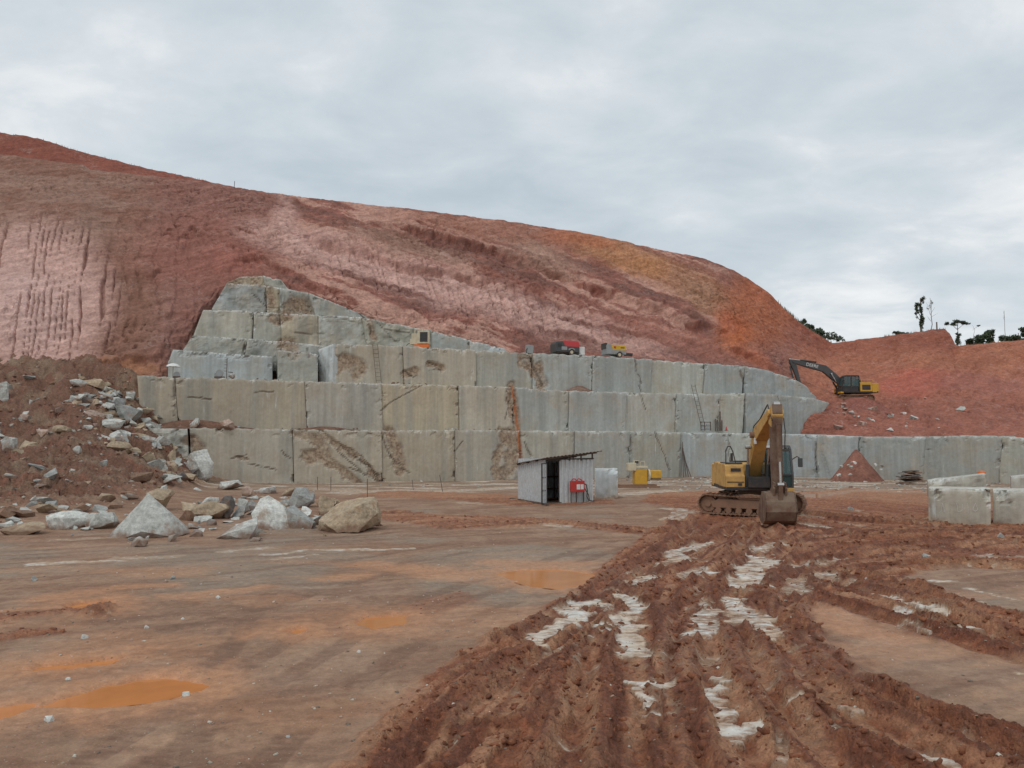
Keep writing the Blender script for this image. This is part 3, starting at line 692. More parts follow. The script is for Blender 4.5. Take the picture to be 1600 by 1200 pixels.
# overhanging ledges: the mass above the line stands proud
shadow_lines = [([(490, 372), (530, 384), (570, 392), (610, 408), (650, 420), (690, 428), (760, 447)], .9, 34),
                ([(620, 355), (680, 368), (730, 382), (790, 398), (850, 422), (900, 440), (960, 462), (1010, 480), (1060, 502), (1110, 515), (1140, 530)], 1.0, 40),
                ([(560, 345), (600, 352), (640, 370), (700, 380)], .5, 20), ([(945, 405), (1000, 425), (1040, 440)], .4, 18), ([(1130, 540), (1180, 560), (1230, 590)], .8, 24),
                ([(280, 375), (300, 360), (330, 372)], .5, 16), ([(210, 430), (240, 440), (262, 420)], .4, 14), ([(350, 420), (400, 400), (440, 420), (500, 450), (560, 480)], .6, 20), ([(0, 572), (60, 571), (110, 575), (200, 556), (260, 552)], .6, 20),
                ([(1390, 620), (1420, 640), (1437, 670)], .35, 12)]
und = np.zeros_like(u_)
for pts, amp, hgt in shadow_lines:
    xs = [p[0] for p in pts]; ln = np.interp(uw, xs, [p[1] for p in pts]) + 5 * fbm(u_ / 26, v_ * 0, seed=19, o=4)
    inr = sm(xs[0] - 10, xs[0] + 25, u_) * sm(xs[-1] + 10, xs[-1] - 25, u_)
    up = ln - vw                       # positive above
    disp += amp * inr * sm(-4, 3, up) * sm(hgt * 1.5, 0, up) * .42
    disp -= amp * inr * sm(2.5, -1.5, up) * sm(-hgt * .45, -2, up) * .45 * (.4 + .9 * sm(-.3, .3, fbm(u_ / 18, v_ / 30, seed=38, o=3)))
# erosion gullies and torn pockets over the whole cut
gul = np.abs(fbm(along * .45, across * 1.5, seed=27, o=4, g=.6)); pk_ = np.abs(fbm(hx * .8, hz * .8, hy * .8, seed=28, o=3))
gm_ = sm(.0, .35, fbm(hx * .12, hz * .12, hy * .12, seed=29, o=3))
disp -= .22 * sm(.06, 0, gul) * (.35 + .65 * gm_) * sm(260, 420, u_) * sm(1330, 1220, u_) + .28 * sm(.05, 0, pk_) * gm_
ver = np.abs(fbm(uw / 17.0 + vw / 60, vw / 75, seed=30, o=3)); disp -= .16 * sm(.06, 0, ver) * sm(.05, .4, fbm(hx * .15, hz * .15, seed=32, o=2)) * sm(300, 350, v_)
disp += .16 * fbm(hx * 1.3, hz * 1.3, hy * 1.3, seed=36, o=3)
# small terrace where the far digger stands, sink the hill behind it
H2 = H + Nn * (disp * edge)[..., None]
# colours
c_br = lin(126, 97, 84); c_br2 = lin(118, 84, 70); c_pk = lin(172, 138, 128); c_pk2 = lin(160, 122, 108); c_red = lin(128, 82, 70); c_pur = lin(106, 74, 66); c_och = lin(152, 106, 72); c_or = lin(148, 88, 61); c_rb = lin(141, 89, 69); c_ld = lin(130, 82, 68); c_tan = lin(142, 116, 100)
C = np.zeros(H.shape, np.float32) + c_br
f1 = .5 + .5 * fbm(hx * .3, hz * .3, hy * .3, seed=23, o=5, g=.6); f2 = .5 + .5 * fbm(along * .12, across * .9, seed=24, o=5, g=.62)
C = mixc(C, c_br2, sm(.4, .65, f1)); C = mixc(C, lin(122, 82, 74), sm(170, 300, uw) * .7)
C = mixc(C, c_br2, blob(185, 480, 55, 110)); C = mixc(C, c_red, blob(330, 400, 130, 60) * .6); C = mixc(C, lin(134, 84, 72), blob(370, 405, 40, 22) * .6)
C = mixc(C, c_pk, blob(60, 460, 110, 110, 0, .35) * sm(.25, .5, f1 + .2) * .9); C = mixc(C, lin(168, 140, 132), blob(40, 480, 70, 60) * .6); C = mixc(C, c_pk, blob(30, 560, 120, 18) * .6)
mid = sm(400, 470, uw) * sm(1180, 1080, uw)
C = mixc(C, c_red, mid * .8); C = mixc(C, c_pur, mid * sm(.48, .36, f2) * .85); C = mixc(C, c_pk2, mid * sm(.50, .60, f2) * .95)
for bx in ((470, 375, 90, 22, .25), (620, 430, 130, 24, .25), (760, 470, 170, 28, .25), (900, 510, 150, 22, .25), (520, 400, 80, 16, .2), (450, 340, 20, 45, -.35)): C = mixc(C, c_pk, blob(*bx) * .68 * sm(.3, .55, f2 + .1))
C = mixc(C, lin(180, 150, 142), blob(692, 398, 14, 4, .4, .3) * .9)
C = mixc(C, c_br, blob(640, 385, 110, 16, .25) * .7); C = mixc(C, lin(134, 92, 76), blob(800, 365, 160, 22, .17) * .8); C = mixc(C, c_tan, blob(850, 405, 60, 20, .4) * .5)
C = mixc(C, c_och, blob(965, 398, 70, 22, .35) * .8 + blob(1080, 450, 80, 32, .5) * .55); C = mixc(C, lin(150, 92, 66), blob(905, 372, 50, 14, .2) * .7)
C = mixc(C, lin(130, 98, 78), blob(1100, 470, 60, 26, .5) * .6); C = mixc(C, lin(136, 88, 74), blob(1060, 530, 120, 16, .25) * .6)
C = mixc(C, c_or, blob(1190, 480, 60, 70, .7) * .9 + blob(1140, 520, 30, 22, .3) * .9); C = mixc(C, lin(152, 90, 66), blob(1135, 510, 26, 16, .3) * .7 + blob(1175, 560, 40, 10, .5) * .6)
right = sm(1215, 1275, uw)
C = mixc(C, c_rb, right); C = mixc(C, lin(143, 92, 70), right * sm(.5, .7, f1) * .8); C = mixc(C, c_ld, right * sm(600, 640, vw)); C = mixc(C, lin(150, 80, 66), blob(1430, 600, 60, 22) * right * .7); C = mixc(C, lin(132, 84, 74), blob(1540, 600, 90, 20) * .7)
C = mixc(C, lin(112, 62, 50), right * sm(560, 535, vw) * sm(1500, 1485, uw) * .6)
C = mixc(C, lin(140, 96, 70), blob(190, 570, 60, 14) * .8)
K2 = 1.50
lum = (C * np.array([.25, .6, .15], np.float32)).sum(-1, keepdims=True); C = lum + (C - lum) * .95
C = np.clip(C * K2, 0, .7)
# roll the crest over and back
tail = []
last = H2[-1]; 
for k_, (dy, dz) in enumerate(((1.2, .05), (3, -.1), (8, -.9), (20, -3.5), (40, -9.0))):
    t_ = last.copy(); rr = np.stack([HX[-1] / HY[-1], np.ones(HC)], -1); t_[:, 0] += rr[:, 0] * dy; t_[:, 1] += dy; t_[:, 2] += dz + (.15 * vn(uu / 5, uu * 0 + k_, seed=25) if k_ < 3 else 0); tail.append(t_)
H3 = np.concatenate([H2, np.stack(tail)], 0); C3 = np.concatenate([C, np.repeat(C[-1:], len(tail), 0)], 0)
ho = grid_mesh('hill', H3, M['hill'], None, C3); tag(ho, kind='structure')
def hill_at(u, v):
    """point of the hillside on the sight line"""
    j = int(np.argmin(np.abs(uu - u))); col = VV[:, j]; i = int(np.argmin(np.abs(col - v)))
    return Vector(H2[i, j])
# darker bank behind the crest on the left
RB = [(-900, 20), (-400, 120), (-100, 182), (0, 207), (40, 213), (80, 222), (110, 232), (150, 243), (200, 256), (250, 268), (300, 278), (340, 287), (420, 305), (500, 330)]
ur = np.linspace(-900, 500, 240); cr_ = np.interp(ur, [a for a, b in RB], [b for a, b in RB]) + .8 * vn(ur / 6, ur * 0, seed=33)
rows = []
for k_, (f_, d_) in enumerate([(0, 96), (.2, 97.5), (.4, 99), (.6, 101), (.8, 103.5), (1, 106), (1.0, 108), (.97, 125)]):
    rows.append([at(a, 330 + (b - 330) * f_, d_)[:] for a, b in zip(ur, cr_)])
Rb = np.array(rows); Rb = np.stack([smooth1(np.array([np.interp(np.linspace(0, 7, 60), np.arange(8), Rb[:, j, k_]) for j in range(240)]).T, 3, 0) for k_ in range(3)], -1)
Rb[..., 1] += .5 * fbm(Rb[..., 0] * .4, Rb[..., 2] * .4, seed=34, o=4)
Cb = np.zeros(Rb.shape, np.float32) + lin(116, 70, 58) * K2
ro = grid_mesh('hill_bank', Rb, M['hill'], None, Cb); tag(ro, kind='structure')
# ------------------------------------------------------------------ cut stone benches
random.seed(11)
WN = Vector((.35, -1, 0)).normalized()                 # outward normal of the main working face
BACK = -WN
def wallP(setback): return Vector((0, 66.64 + setback, 0))
RP0 = Vector((23.7, 74.9, 0)); RDIR = Vector((15.3, -14.9, 0)).normalized(); RN = Vector((RDIR.y, -RDIR.x, 0))
TINT = dict(tan=(.42, .37, .29), grey=(.435, .425, .375), green=(.405, .415, .38), blue=(.42, .45, .44), pale=(.51, .525, .50), ochre=(.48, .41, .30), warm=(.455, .415, .345))
def tint(k_, j=.11):
    c = TINT[k_]; f = 1 + random.uniform(-j, j); w = random.uniform(-.045, .045); return (c[0] * f * (1 + w), c[1] * f, c[2] * f * (1 - w * 1.6))
# stains and cracks drawn on the face: photo polyline, half width in metres
STAIN = [([(800, 600), (806, 640), (810, 690), (812, 735)], .35), ([(795, 610), (798, 650)], .25), ([(608, 678), (618, 700), (626, 730)], .55), ([(820, 562), (835, 580), (850, 600)], .55), ([(790, 680), (800, 720), (785, 745)], .7), ([(520, 690), (560, 715), (595, 750)], .22),
         ([(465, 680), (500, 690), (510, 710), (475, 712)], .5), ([(500, 680), (530, 700)], .35), ([(505, 715), (540, 740), (560, 755)], .35), ([(835, 545), (828, 560)], .3), ([(842, 570), (846, 595)], .4), ([(632, 585), (650, 578)], .3), ([(670, 570), (690, 575)], .35), ([(535, 565), (560, 575)], .8), ([(425, 500), (455, 490), (480, 480)], .5), ([(365, 436), (400, 434)], .8), ([(455, 475), (480, 478)], .7), ([(780, 700), (772, 740)], .35), ([(370, 715), (385, 718)], .15), ([(450, 540), (455, 546)], .7), ([(300, 690), (310, 700)], .5), ([(420, 452), (425, 475)], .4), ([(575, 500), (585, 530)], .3)]
RED = [([(801, 605), (806, 640), (810, 672), (813, 700), (815, 730)], .10), ([(1300, 0), (1301, 1)], .01)]
CRACK = [([(531, 696), (565, 722), (594, 742)], .05), ([(520, 700), (548, 722), (570, 742)], .05), ([(598, 690), (612, 715), (640, 740)], .05), ([(545, 730), (595, 752)], .035), ([(575, 725), (592, 748)], .03), ([(361, 716), (385, 712)], .05), ([(385, 725), (430, 735)], .04), ([(440, 704), (453, 718)], .04), ([(595, 642), (612, 628)], .05), ([(612, 628), (660, 602)], .035), ([(1025, 675), (1040, 715), (1048, 735)], .06), ([(997, 602), (1003, 620), (1010, 640)], .05), ([(995, 585), (1000, 600)], .09), ([(1156, 580), (1163, 600)], .12), ([(990, 560), (993, 580)], .09), ([(1215, 620), (1219, 632)], .06), ([(800, 604), (795, 630), (788, 655)], .06), ([(830, 560), (838, 582), (848, 602)], .08), ([(820, 690), (832, 712)], .04), ([(632, 578), (646, 589), (652, 586)], .07), ([(668, 565), (685, 572)], .05), ([(690, 578), (668, 580)], .05), ([(273, 588), (275, 610), (272, 650)], .03), ([(295, 620), (330, 624)], .03), ([(400, 612), (425, 613)], .03), ([(710, 705), (722, 690)], .05), ([(1275, 690), (1276, 740)], .06), ([(545, 470), (575, 505), (580, 520)], .06), ([(585, 500), (620, 535)], .05), ([(395, 458), (415, 478), (437, 482)], .05), ([(436, 455), (440, 475), (455, 485)], .05), ([(460, 520), (505, 522)], .05), ([(480, 545), (482, 560)], .03), ([(500, 492), (560, 505)], .04), ([(383, 530), (381, 555)], .06), ([(590, 512), (640, 520)], .04), ([(1140, 688), (1141, 740)], .04)]
def block(name, parent, left, right, P, n, thick=3.0, off=0.0, tn='grey', step=.115, zbot=None, rough=.02, label=None, chip=1.0, topfn=None, out=.0, mud=0.0):
    """prism of rock: left / right are photo polylines bottom -> top that lie on the face plane (P, n)"""
    def edge_pts(pl):
        w = [onplane(a, b, P, n) for a, b in pl]
        if zbot is not None:
            w = [Vector((w[0].x, w[0].y, zbot))] + [q for q in w if q.z > zbot + .05]
        return w
    Lw, Rw = edge_pts(left), edge_pts(right)
    Ln = sum((b - a).length for a, b in zip(Lw[:-1], Lw[1:])); wid = max((Rw[-1] - Lw[-1]).length, (Rw[0] - Lw[0]).length)
    nt = int(np.clip(Ln / step, 5, 60)); ns = int(np.clip(wid / step, 5, 90))
    def sample(w):
        acc = [0.0]
        for a, b in zip(w[:-1], w[1:]): acc.append(acc[-1] + (b - a).length)
        tt = np.linspace(0, acc[-1], nt)
        return np.stack([np.interp(tt, acc, [p[k_] for p in w]) for k_ in range(3)], -1)
    A, Bb = sample(Lw), sample(Rw)
    s = np.linspace(0, 1, ns)[None, :, None]
    G = A[:, None] * (1 - s) + Bb[:, None] * s                       # (nt, ns, 3) along the plane
    gap = .018
    hor = Vector((-n.y, n.x, 0)); hor = np.array(hor if hor.x > 0 else -hor)
    G[:, 0] += hor * gap; G[:, -1] -= hor * gap
    if topfn is not None:                                             # follow an uneven top edge
        ut = np.linspace(left[-1][0], right[-1][0], ns)
        for j in range(ns):
            zt = onplane(ut[j], topfn(ut[j]), P, n).z; zb = G[0, j, 2]; z0 = G[-1, j, 2]
            G[:, j, 2] = zb + (G[:, j, 2] - zb) * (zt - zb) / max(.01, z0 - zb)
    sx_ = (G @ hor).astype(np.float32); zz_ = G[..., 2].astype(np.float32)
    w_m = np.linalg.norm(G[:, -1] - G[:, 0], axis=-1)[:, None]; fs_ = np.linspace(0, 1, ns)[None, :]
    e_s = np.minimum(fs_, 1 - fs_) * w_m; e_t = (G[-1, :, 2][None] - G[..., 2])
    sd_ = hash(name) % 50 + len(bpy.data.objects) % 97
    sd_ = len(bpy.data.objects) % 97
    nchip = .5 + .5 * fbm(sx_ * 1.7 + sd_, zz_ * 1.7, seed=101, o=4)
    dsp = off + rough * fbm(sx_ * .8, zz_ * .8, seed=102, o=4) * 2 + .012 * vn(sx_ * 6, zz_ * 1.0, seed=103)
    et = np.clip(e_t, 0, 9); ed = np.minimum(e_s, et)
    dsp -= chip * .04 * np.exp(-ed / .07) * (.3 + 1.3 * nchip) + chip * .45 * np.exp(-et / .22) * sm(.60, .80, nchip) + chip * .3 * np.exp(-e_s / .2) * sm(.62, .8, nchip)
    stn = np.zeros_like(sx_); red = np.zeros_like(sx_); crk = np.zeros_like(sx_)
    wn_ = .5 * fbm(sx_ * 1.5, zz_ * 1.5, seed=104, o=4); lo, hi = sx_.min() - 3, sx_.max() + 3
    def onw(pl): 
        q = [onplane(a, b, P, n) for a, b in pl]; return [(float(np.dot(np.array(p), hor)), p.z) for p in q]
    for pl, w in STAIN:
        q = onw(pl)
        if max(a for a, b in q) < lo or min(a for a, b in q) > hi: continue
        d, _ = seg_dist(sx_ + wn_ * .5, zz_ + wn_ * .4, q); f_ = sm(w * 1.3, w * .55, d - w * 1.3 * wn_); stn = np.maximum(stn, f_)
    for pl, w in RED:
        q = onw(pl); d, _ = seg_dist(sx_ + wn_ * .15, zz_, q); red = np.maximum(red, sm(w * 1.6, w * .6, d - w * wn_))
    for pl, w in CRACK:
        q = onw(pl)
        if max(a for a, b in q) < lo or min(a for a, b in q) > hi: continue
        d, _ = seg_dist(sx_ + wn_ * .3, zz_ + wn_ * .2, q); w = max(w, .055) * (.55 + .6 * (wn_ + .5)); crk = np.maximum(crk, sm(w * 1.7, w * .4, d) * .75)
    dsp -= stn * (.06 + .16 * (.5 + .5 * fbm(sx_ * 2.2, zz_ * 2.2, seed=105, o=3))) + (.09 * crk)
    if mud: stn = np.maximum(stn * .5, .9 * sm(mud * 1.5, mud * .2, G[..., 2] - G[0, :, 2].min() - mud * 1.6 * wn_))
    stn = np.clip(stn * (.55 + .9 * (wn_ + .3)), 0, .95)
    G = G + np.array(n) * dsp[..., None]
    chp = np.clip(np.exp(-et / .10) * 1.1 * nchip + .6 * np.exp(-e_s / .08) * sm(.5, .7, nchip), 0, 1) * chip
    # shell
    r_, c_ = G.shape[:2]; vid = np.arange(r_ * c_).reshape(r_, c_)
    ring = np.concatenate([vid[0, :], vid[1:, -1], vid[-1, -2::-1], vid[-2:0:-1, 0]])
    V_ = G.reshape(-1, 3); back = V_[ring] - np.array(n) * thick; nb = len(ring); b0 = len(V_)
    base = Vector((G[0, :, 0].mean(), G[0, :, 1].mean(), G[0, :, 2].min()))
    VV_ = np.concatenate([V_, back]) - np.array(base)
    faces = np.stack([vid[:-1, :-1], vid[:-1, 1:], vid[1:, 1:], vid[1:, :-1]], -1).reshape(-1, 4).tolist()
    for i in range(nb):
        j = (i + 1) % nb; faces.append([int(ring[j]), int(ring[i]), b0 + i, b0 + j])
    faces.append([b0 + i for i in range(nb)][::-1])
    me = bpy.data.meshes.new(name); me.from_pydata(VV_.tolist(), [], faces); me.update()
    for nm, ar in (('stain', stn), ('red', red), ('crack', crk), ('chip', chp)):
        a = me.attributes.new(nm, 'FLOAT', 'POINT'); full = np.zeros(len(VV_), np.float32); full[:b0] = ar.reshape(-1)
        if nm == 'chip': full[b0:] = .25
        a.data.foreach_set('value', full)
    me.materials.append(M['rock'])
    o = bpy.data.objects.new(name, me); COL.objects.link(o); o.color = tint(tn) + (1,)
    if parent is not None: o.parent = parent; o.location = base - parent.location
    else: o.location = base
    if label: o['label'] = label
    return o

T1 = [(213, 668), (330, 669), (457, 671), (596, 673), (711, 672), (812, 673), (898, 674), (984, 674), (1066, 676), (1137, 677), (1190, 678), (1278, 680), (1340, 683), (1447, 683), (1500, 681), (1567, 682), (1600, 686), (1800, 690)]
T2 = [(214, 586), (260, 589), (340, 591), (420, 594), (520, 597), (596, 599), (717, 602), (803, 605), (889, 611), (978, 613), (1058, 615), (1125, 616), (1165, 614), (1215, 617), (1270, 622), (1296, 630)]
T3 = [(520, 537), (629, 541), (743, 547), (833, 552), (926, 556), (1018, 562), (1103, 568), (1163, 572), (1200, 579), (1240, 592), (1258, 602), (1273, 617)]
def line(T): 
    xs = [a for a, b in T]; ys = [b for a, b in T]
    return lambda u: float(np.interp(u, xs, ys))
t1, t2, t3 = line(T1), line(T2), line(T3)
def bench(name, label, joints, top, setback, zb, tints, offs, P=None, n=None, thick=4.0, zt=None):
    P = P or wallP(setback); n = n or WN
    b0 = onplane(joints[0], top(joints[0]), P, n); root = empty(name, (b0.x, b0.y, zb), 0, label, 'rock face')
    out_ = []
    for i, (a, b) in enumerate(zip(joints[:-1], joints[1:])):
        out_.append(block('stone_block', root, [(a, 900), (a, top(a))], [(b, 900), (b, top(b))], P, n, thick, offs[i % len(offs)], tints[i % len(tints)], zbot=zb,
                          topfn=(lambda q, f=top, s=i: f(q) + 1.1 * math.sin(q * .31 + s) * math.sin(q * .083 + s))))
    return root
B1 = bench('quarry_bench', 'lowest grey sawn rock bench rising from the quarry floor', [296, 457, 596, 711, 812, 898, 984, 1066, 1137, 1186], t1, 0, -.4,
           ['warm', 'tan', 'tan', 'warm', 'grey', 'grey', 'green', 'green', 'blue'], [0, .12, -.1, .15, -.05, .1, -.12, .14, 0])
block('broken_block', B1, [(212, 900), (214, 690), (222, 669)], [(293, 900), (293, 670)], wallP(-.35), WN, 3.5, 0, 'grey', zbot=-.3, rough=.22, chip=1.6, label='cracked end of the bench split by a wide fissure')
B1R = bench('quarry_bench', 'low pale rock bench at right under the red dirt slope', [1188, 1278, 1342, 1447, 1567, 1720], t1, 0, -.4, ['blue', 'green', 'green', 'green', 'green'], [.05, .12, -.05, .1, .22], P=RP0, n=RN if RN.y < 0 else -RN)
B2 = bench('quarry_bench', 'middle sawn rock bench, set back above the lowest one', [214, 273, 476, 596, 717, 803, 889, 978, 1058, 1125, 1165], t2, 2.0, 3.6,
           ['tan', 'tan', 'warm', 'tan', 'warm', 'grey', 'grey', 'grey', 'green', 'green'], [.05, 0, .03, -.14, .12, -.02, .16, -.1, .12, -.06])
block('rounded_end_block', B2, [(1165, 900), (1165, 614)], [(1236, 684), (1250, 680), (1262, 668), (1275, 655), (1288, 641), (1296, 630)], wallP(2.0), WN, 3.5, .08, 'green', rough=.05, zbot=None, topfn=t2,
      label='pale end block cut off by the red dirt in a curve')
B3 = bench('quarry_bench', 'top sawn rock bench carrying the compressors', [520, 629, 743, 833, 926, 1018, 1103, 1163], t3, 4.0, 7.5,
           ['tan', 'tan', 'grey', 'green', 'green', 'green', 'green'], [0, .12, -.12, .1, .18, -.08, .12])
block('rounded_end_block', B3, [(1163, 640), (1163, 572)], [(1262, 632), (1277, 625), (1274, 618), (1273, 617)], wallP(4.0), WN, 3.0, .02, 'green', rough=.05, topfn=t3, label='pale sloping end block tapering into the red dirt')
# white slanting side of the first top-bench block and the stepped rows left of it
OUT = empty('stepped_outcrop', at(420, 597, 64)[:], 0, 'stepped pyramid of grey cut rock climbing into the red slope', 'rock face')
def oblock(name, L_, R_, d, tn, rough=.05, th=2.6, yaw=.35, label=None, off=0.0, chip=1.0):
    n_ = Vector((yaw, -1, 0)).normalized(); uc = (L_[0][0] + R_[0][0]) / 2; Pm = at(uc, 560, d)
    return block(name, OUT, L_, R_, Pm, n_, th, off, tn, rough=rough * 1.5, label=label, step=.14, chip=chip * 1.4)
oblock('stone_block', [(497, 604), (496, 546)], [(520, 604), (520, 537)], 66.0, 'pale', yaw=-.9, th=2, label='narrow chalk-white side of the top bench')
oblock('stone_block', [(262, 604), (262, 566), (270, 546)], [(426, 604), (426, 557)], 62.8, 'blue', rough=.015, label='long bluish freshly sawn face')
oblock('stone_block', [(434, 606), (433, 547)], [(497, 606), (497, 552)], 64.6, 'green', th=2.5)
oblock('stone_block', [(282, 560), (286, 546), (300, 524)], [(381, 570), (386, 529)], 65.6, 'green', rough=.08)
oblock('stone_block', [(379, 572), (387, 529)], [(436, 580), (442, 533)], 66.1, 'green', rough=.10)
oblock('stone_block', [(440, 580), (440, 532)], [(500, 580), (500, 540)], 66.8, 'grey', rough=.08)
oblock('stone_block', [(300, 530), (304, 518), (317, 484)], [(394, 540), (396, 485)], 67.6, 'grey', rough=.04)
oblock('stone_block', [(395, 540), (397, 486)], [(441, 542), (438, 489)], 67.9, 'green', rough=.04, off=.15)
oblock('stone_block', [(441, 545), (438, 489)], [(498, 552), (498, 492)], 68.3, 'ochre', rough=.06)
oblock('stone_block', [(498, 556), (498, 492)], [(578, 560), (566, 495)], 69.2, 'green', rough=.08)
oblock('stone_block', [(578, 560), (566, 496)], [(674, 566), (675, 516)], 70.4, 'green', rough=.14)
oblock('stone_block', [(675, 566), (675, 517)], [(735, 566), (735, 531)], 71.6, 'green', rough=.04)
oblock('stone_block', [(735, 566), (735, 532)], [(805, 568), (790, 545)], 72.6, 'pale', rough=.06)
oblock('stone_block', [(328, 492), (331, 481), (354, 442)], [(418, 500), (416, 445)], 69.6, 'green', rough=.12)
oblock('stone_block', [(418, 500), (416, 446)], [(438, 502), (436, 449)], 70.0, 'ochre', rough=.10)
oblock('stone_block', [(438, 502), (436, 449)], [(498, 508), (482, 457)], 70.3, 'green', rough=.12)
oblock('stone_block', [(498, 508), (482, 457)], [(620, 520), (562, 489)], 71.0, 'green', rough=.06)
oblock('stone_block', [(350, 452), (354, 442), (374, 432)], [(418, 458), (411, 430)], 71.4, 'ochre', rough=.15)
oblock('stone_block', [(417, 458), (411, 430)], [(460, 462), (440, 437)], 71.7, 'green', rough=.12)

# ------------------------------------------------------------------ broken rock
def rock_mesh(name, seed, dims, npts=16, sub=2, boxy=.5, rough=.05):
    rnd = random.Random(seed); bm = bmesh.new()
    for _ in range(npts):
        v = Vector([rnd.gauss(0, 1) for _ in range(3)]); v.normalize()
        m_ = max(abs(k_) for k_ in v); v = v * (1 - boxy) + v / m_ * boxy
        v *= rnd.uniform(.82, 1.05)
        bm.verts.new((v.x * dims[0] * .5, v.y * dims[1] * .5, v.z * dims[2] * .5))
    r = bmesh.ops.convex_hull(bm, input=bm.verts)
    bmesh.ops.delete(bm, geom=[g for g in r['geom_interior'] if isinstance(g, bmesh.types.BMVert)], context='VERTS')
    bmesh.ops.dissolve_limit(bm, angle_limit=.22, verts=bm.verts, edges=bm.edges)
    bmesh.ops.triangulate(bm, faces=bm.faces)
    for _ in range(sub): bmesh.ops.subdivide_edges(bm, edges=bm.edges, cuts=1, use_grid_fill=True)
    if sub:
        co = np.array([v.co[:] for v in bm.verts], np.float32); s_ = max(dims)
        a = [fbm(co[:, i] * 2.5 / s_ + seed, co[:, (i + 1) % 3] * 2.5 / s_, co[:, (i + 2) % 3] * 2.5 / s_, seed=seed % 91 + i, o=4, g=.6) for i in range(3)]
        for i, v in enumerate(bm.verts): v.co += Vector((a[0][i], a[1][i], a[2][i])) * rough * s_ * 1.6
    zm = min(v.co.z for v in bm.verts)
    for v in bm.verts: v.co.z -= zm
    me = bpy.data.meshes.new(name); bm.to_mesh(me); bm.free(); me.materials.append(M['boulder']); return me
RT = dict(grey=(.34, .345, .325), pale=(.50, .50, .46), white=(.58, .575, .53), tan=(.40, .31, .215), ochre=(.46, .36, .25), brown=(.26, .165, .115), dark=(.145, .125, .115), pink=(.45, .33, .27))
def rock(u, v, w, h, tone, label, cat='rock', name='boulder', group=None, seed=None, deep=.8, tilt=0.0, npts=16, boxy=.5, d=None, z=None, pts=None, sink=.12, rough=.045):
    """u: centre column, v: foot row, w/h: size in the photograph"""
    p = hit(u, v) if d is None else at(u, v, d)
    if d is None: p.z = gz(p.x, p.y)
    sc = p.y / F; W_, H_ = w * sc, h * sc * (1 + sink)
    seed = seed if seed is not None else int(u * 7 + v * 13)
    if pts is None:
        me = rock_mesh(name, seed, (W_, W_ * deep, H_), npts, 2 if w > 18 else 1, boxy, rough)
    else:
        bm = bmesh.new()
        for a, b, c in pts: bm.verts.new((a * W_, b * W_, c * H_))
        bmesh.ops.convex_hull(bm, input=bm.verts); bmesh.ops.dissolve_limit(bm, angle_limit=.1, verts=bm.verts, edges=bm.edges); bmesh.ops.triangulate(bm, faces=bm.faces)
        for _ in range(4): bmesh.ops.subdivide_edges(bm, edges=bm.edges, cuts=1, use_grid_fill=True)
        co = np.array([q.co[:] for q in bm.verts], np.float32)
        for i in range(3):
            a = fbm(co[:, 0] * 1.3 + 5 * i + seed, co[:, 1] * 1.3, co[:, 2] * 1.3, seed=seed % 61 + i, o=5, g=.55)
            for q, e_ in zip(bm.verts, a): q.co[i] += float(e_) * rough * 1.2 * W_
        me = bpy.data.meshes.new(name); bm.to_mesh(me); bm.free(); me.materials.append(M['boulder'])
    o = bpy.data.objects.new(name, me); COL.objects.link(o)
    o.location = (p.x, p.y + W_ * deep * .25, p.z - H_ * sink / (1 + sink) - (.02 if d is None else 0)); o.rotation_euler = (0, tilt, 0)
    c = RT[tone]; f_ = random.uniform(.92, 1.08); o.color = (c[0] * f_, c[1] * f_, c[2] * f_, 1)
    tag(o, label, cat, group); return o
# the large ones, each with its own shape
rock(226, 838, 112, 66, 'pale', 'huge smooth grey pyramid-shaped boulder at the foot of the rubble', pts=[(-.5, -.25, .05), (-.42, .3, .1), (-.08, .05, 1.0), (.02, -.1, .97), (.5, .1, .12), (.46, -.28, .06), (.05, -.42, .22), (-.02, .45, .1), (.25, -.1, .62), (-.3, -.38, .0), (.35, .35, .2), (-.28, .1, .52)], rough=.012, seed=5, sink=.06)
rock(542, 829, 92, 52, 'ochre', 'big squat ochre-topped boulder nearest to the yard', pts=[(-.5, -.1, .35), (-.48, -.2, .02), (-.3, -.45, .3), (-.1, -.5, .04), (.25, -.5, .08), (.5, -.2, .55), (.48, .2, .5), (.42, .1, 1.0), (.1, .2, .98), (-.2, .3, .85), (-.42, .2, .6), (.3, -.35, .8), (.45, .3, .1), (-.4, .4, .1)], rough=.055, sink=.02)
rock(425, 826, 62, 50, 'white', 'white and ochre jagged boulder beside a dark split block', pts=[(-.5, -.2, .5), (-.45, .2, .9), (-.2, .1, 1.0), (.15, .0, .8), (.45, -.1, .45), (.5, -.2, .05), (-.3, -.4, .1), (.1, -.5, .06), (.3, .4, .5), (-.4, .4, .2), (-.1, -.35, .65)], rough=.05)
rock(468, 826, 44, 34, 'grey', 'dark grey slab with a bright sawn edge leaning on the white boulder', pts=[(-.5, -.1, .95), (-.4, -.25, .8), (.5, -.2, .35), (.48, .2, .3), (-.35, .3, 1.0), (-.45, -.3, .05), (.4, -.3, .0), (.4, .4, .0), (-.4, .4, .0)], rough=.02)
rock(362, 841, 72, 30, 'white', 'flat white wedge of rock lying left of the white boulder', pts=[(-.5, -.2, .05), (-.45, .2, .1), (.4, -.3, .05), (.5, .0, .7), (.42, .2, 1.0), (0, .3, .7), (-.1, -.35, .35), (.3, -.3, .6), (.4, .4, .1)], rough=.025, tilt=-.05)
rock(350, 811, 28, 36, 'dark', 'dark rounded boulder among the white ones', boxy=.2, npts=26)
rock(330, 812, 68, 30, 'tan', 'long tan boulder tilted behind the dark rounded one', tilt=-.15, npts=20)
rock(95, 826, 78, 30, 'white', 'long white flaky rock left of the pyramid boulder', npts=15, boxy=.6, rough=.06)
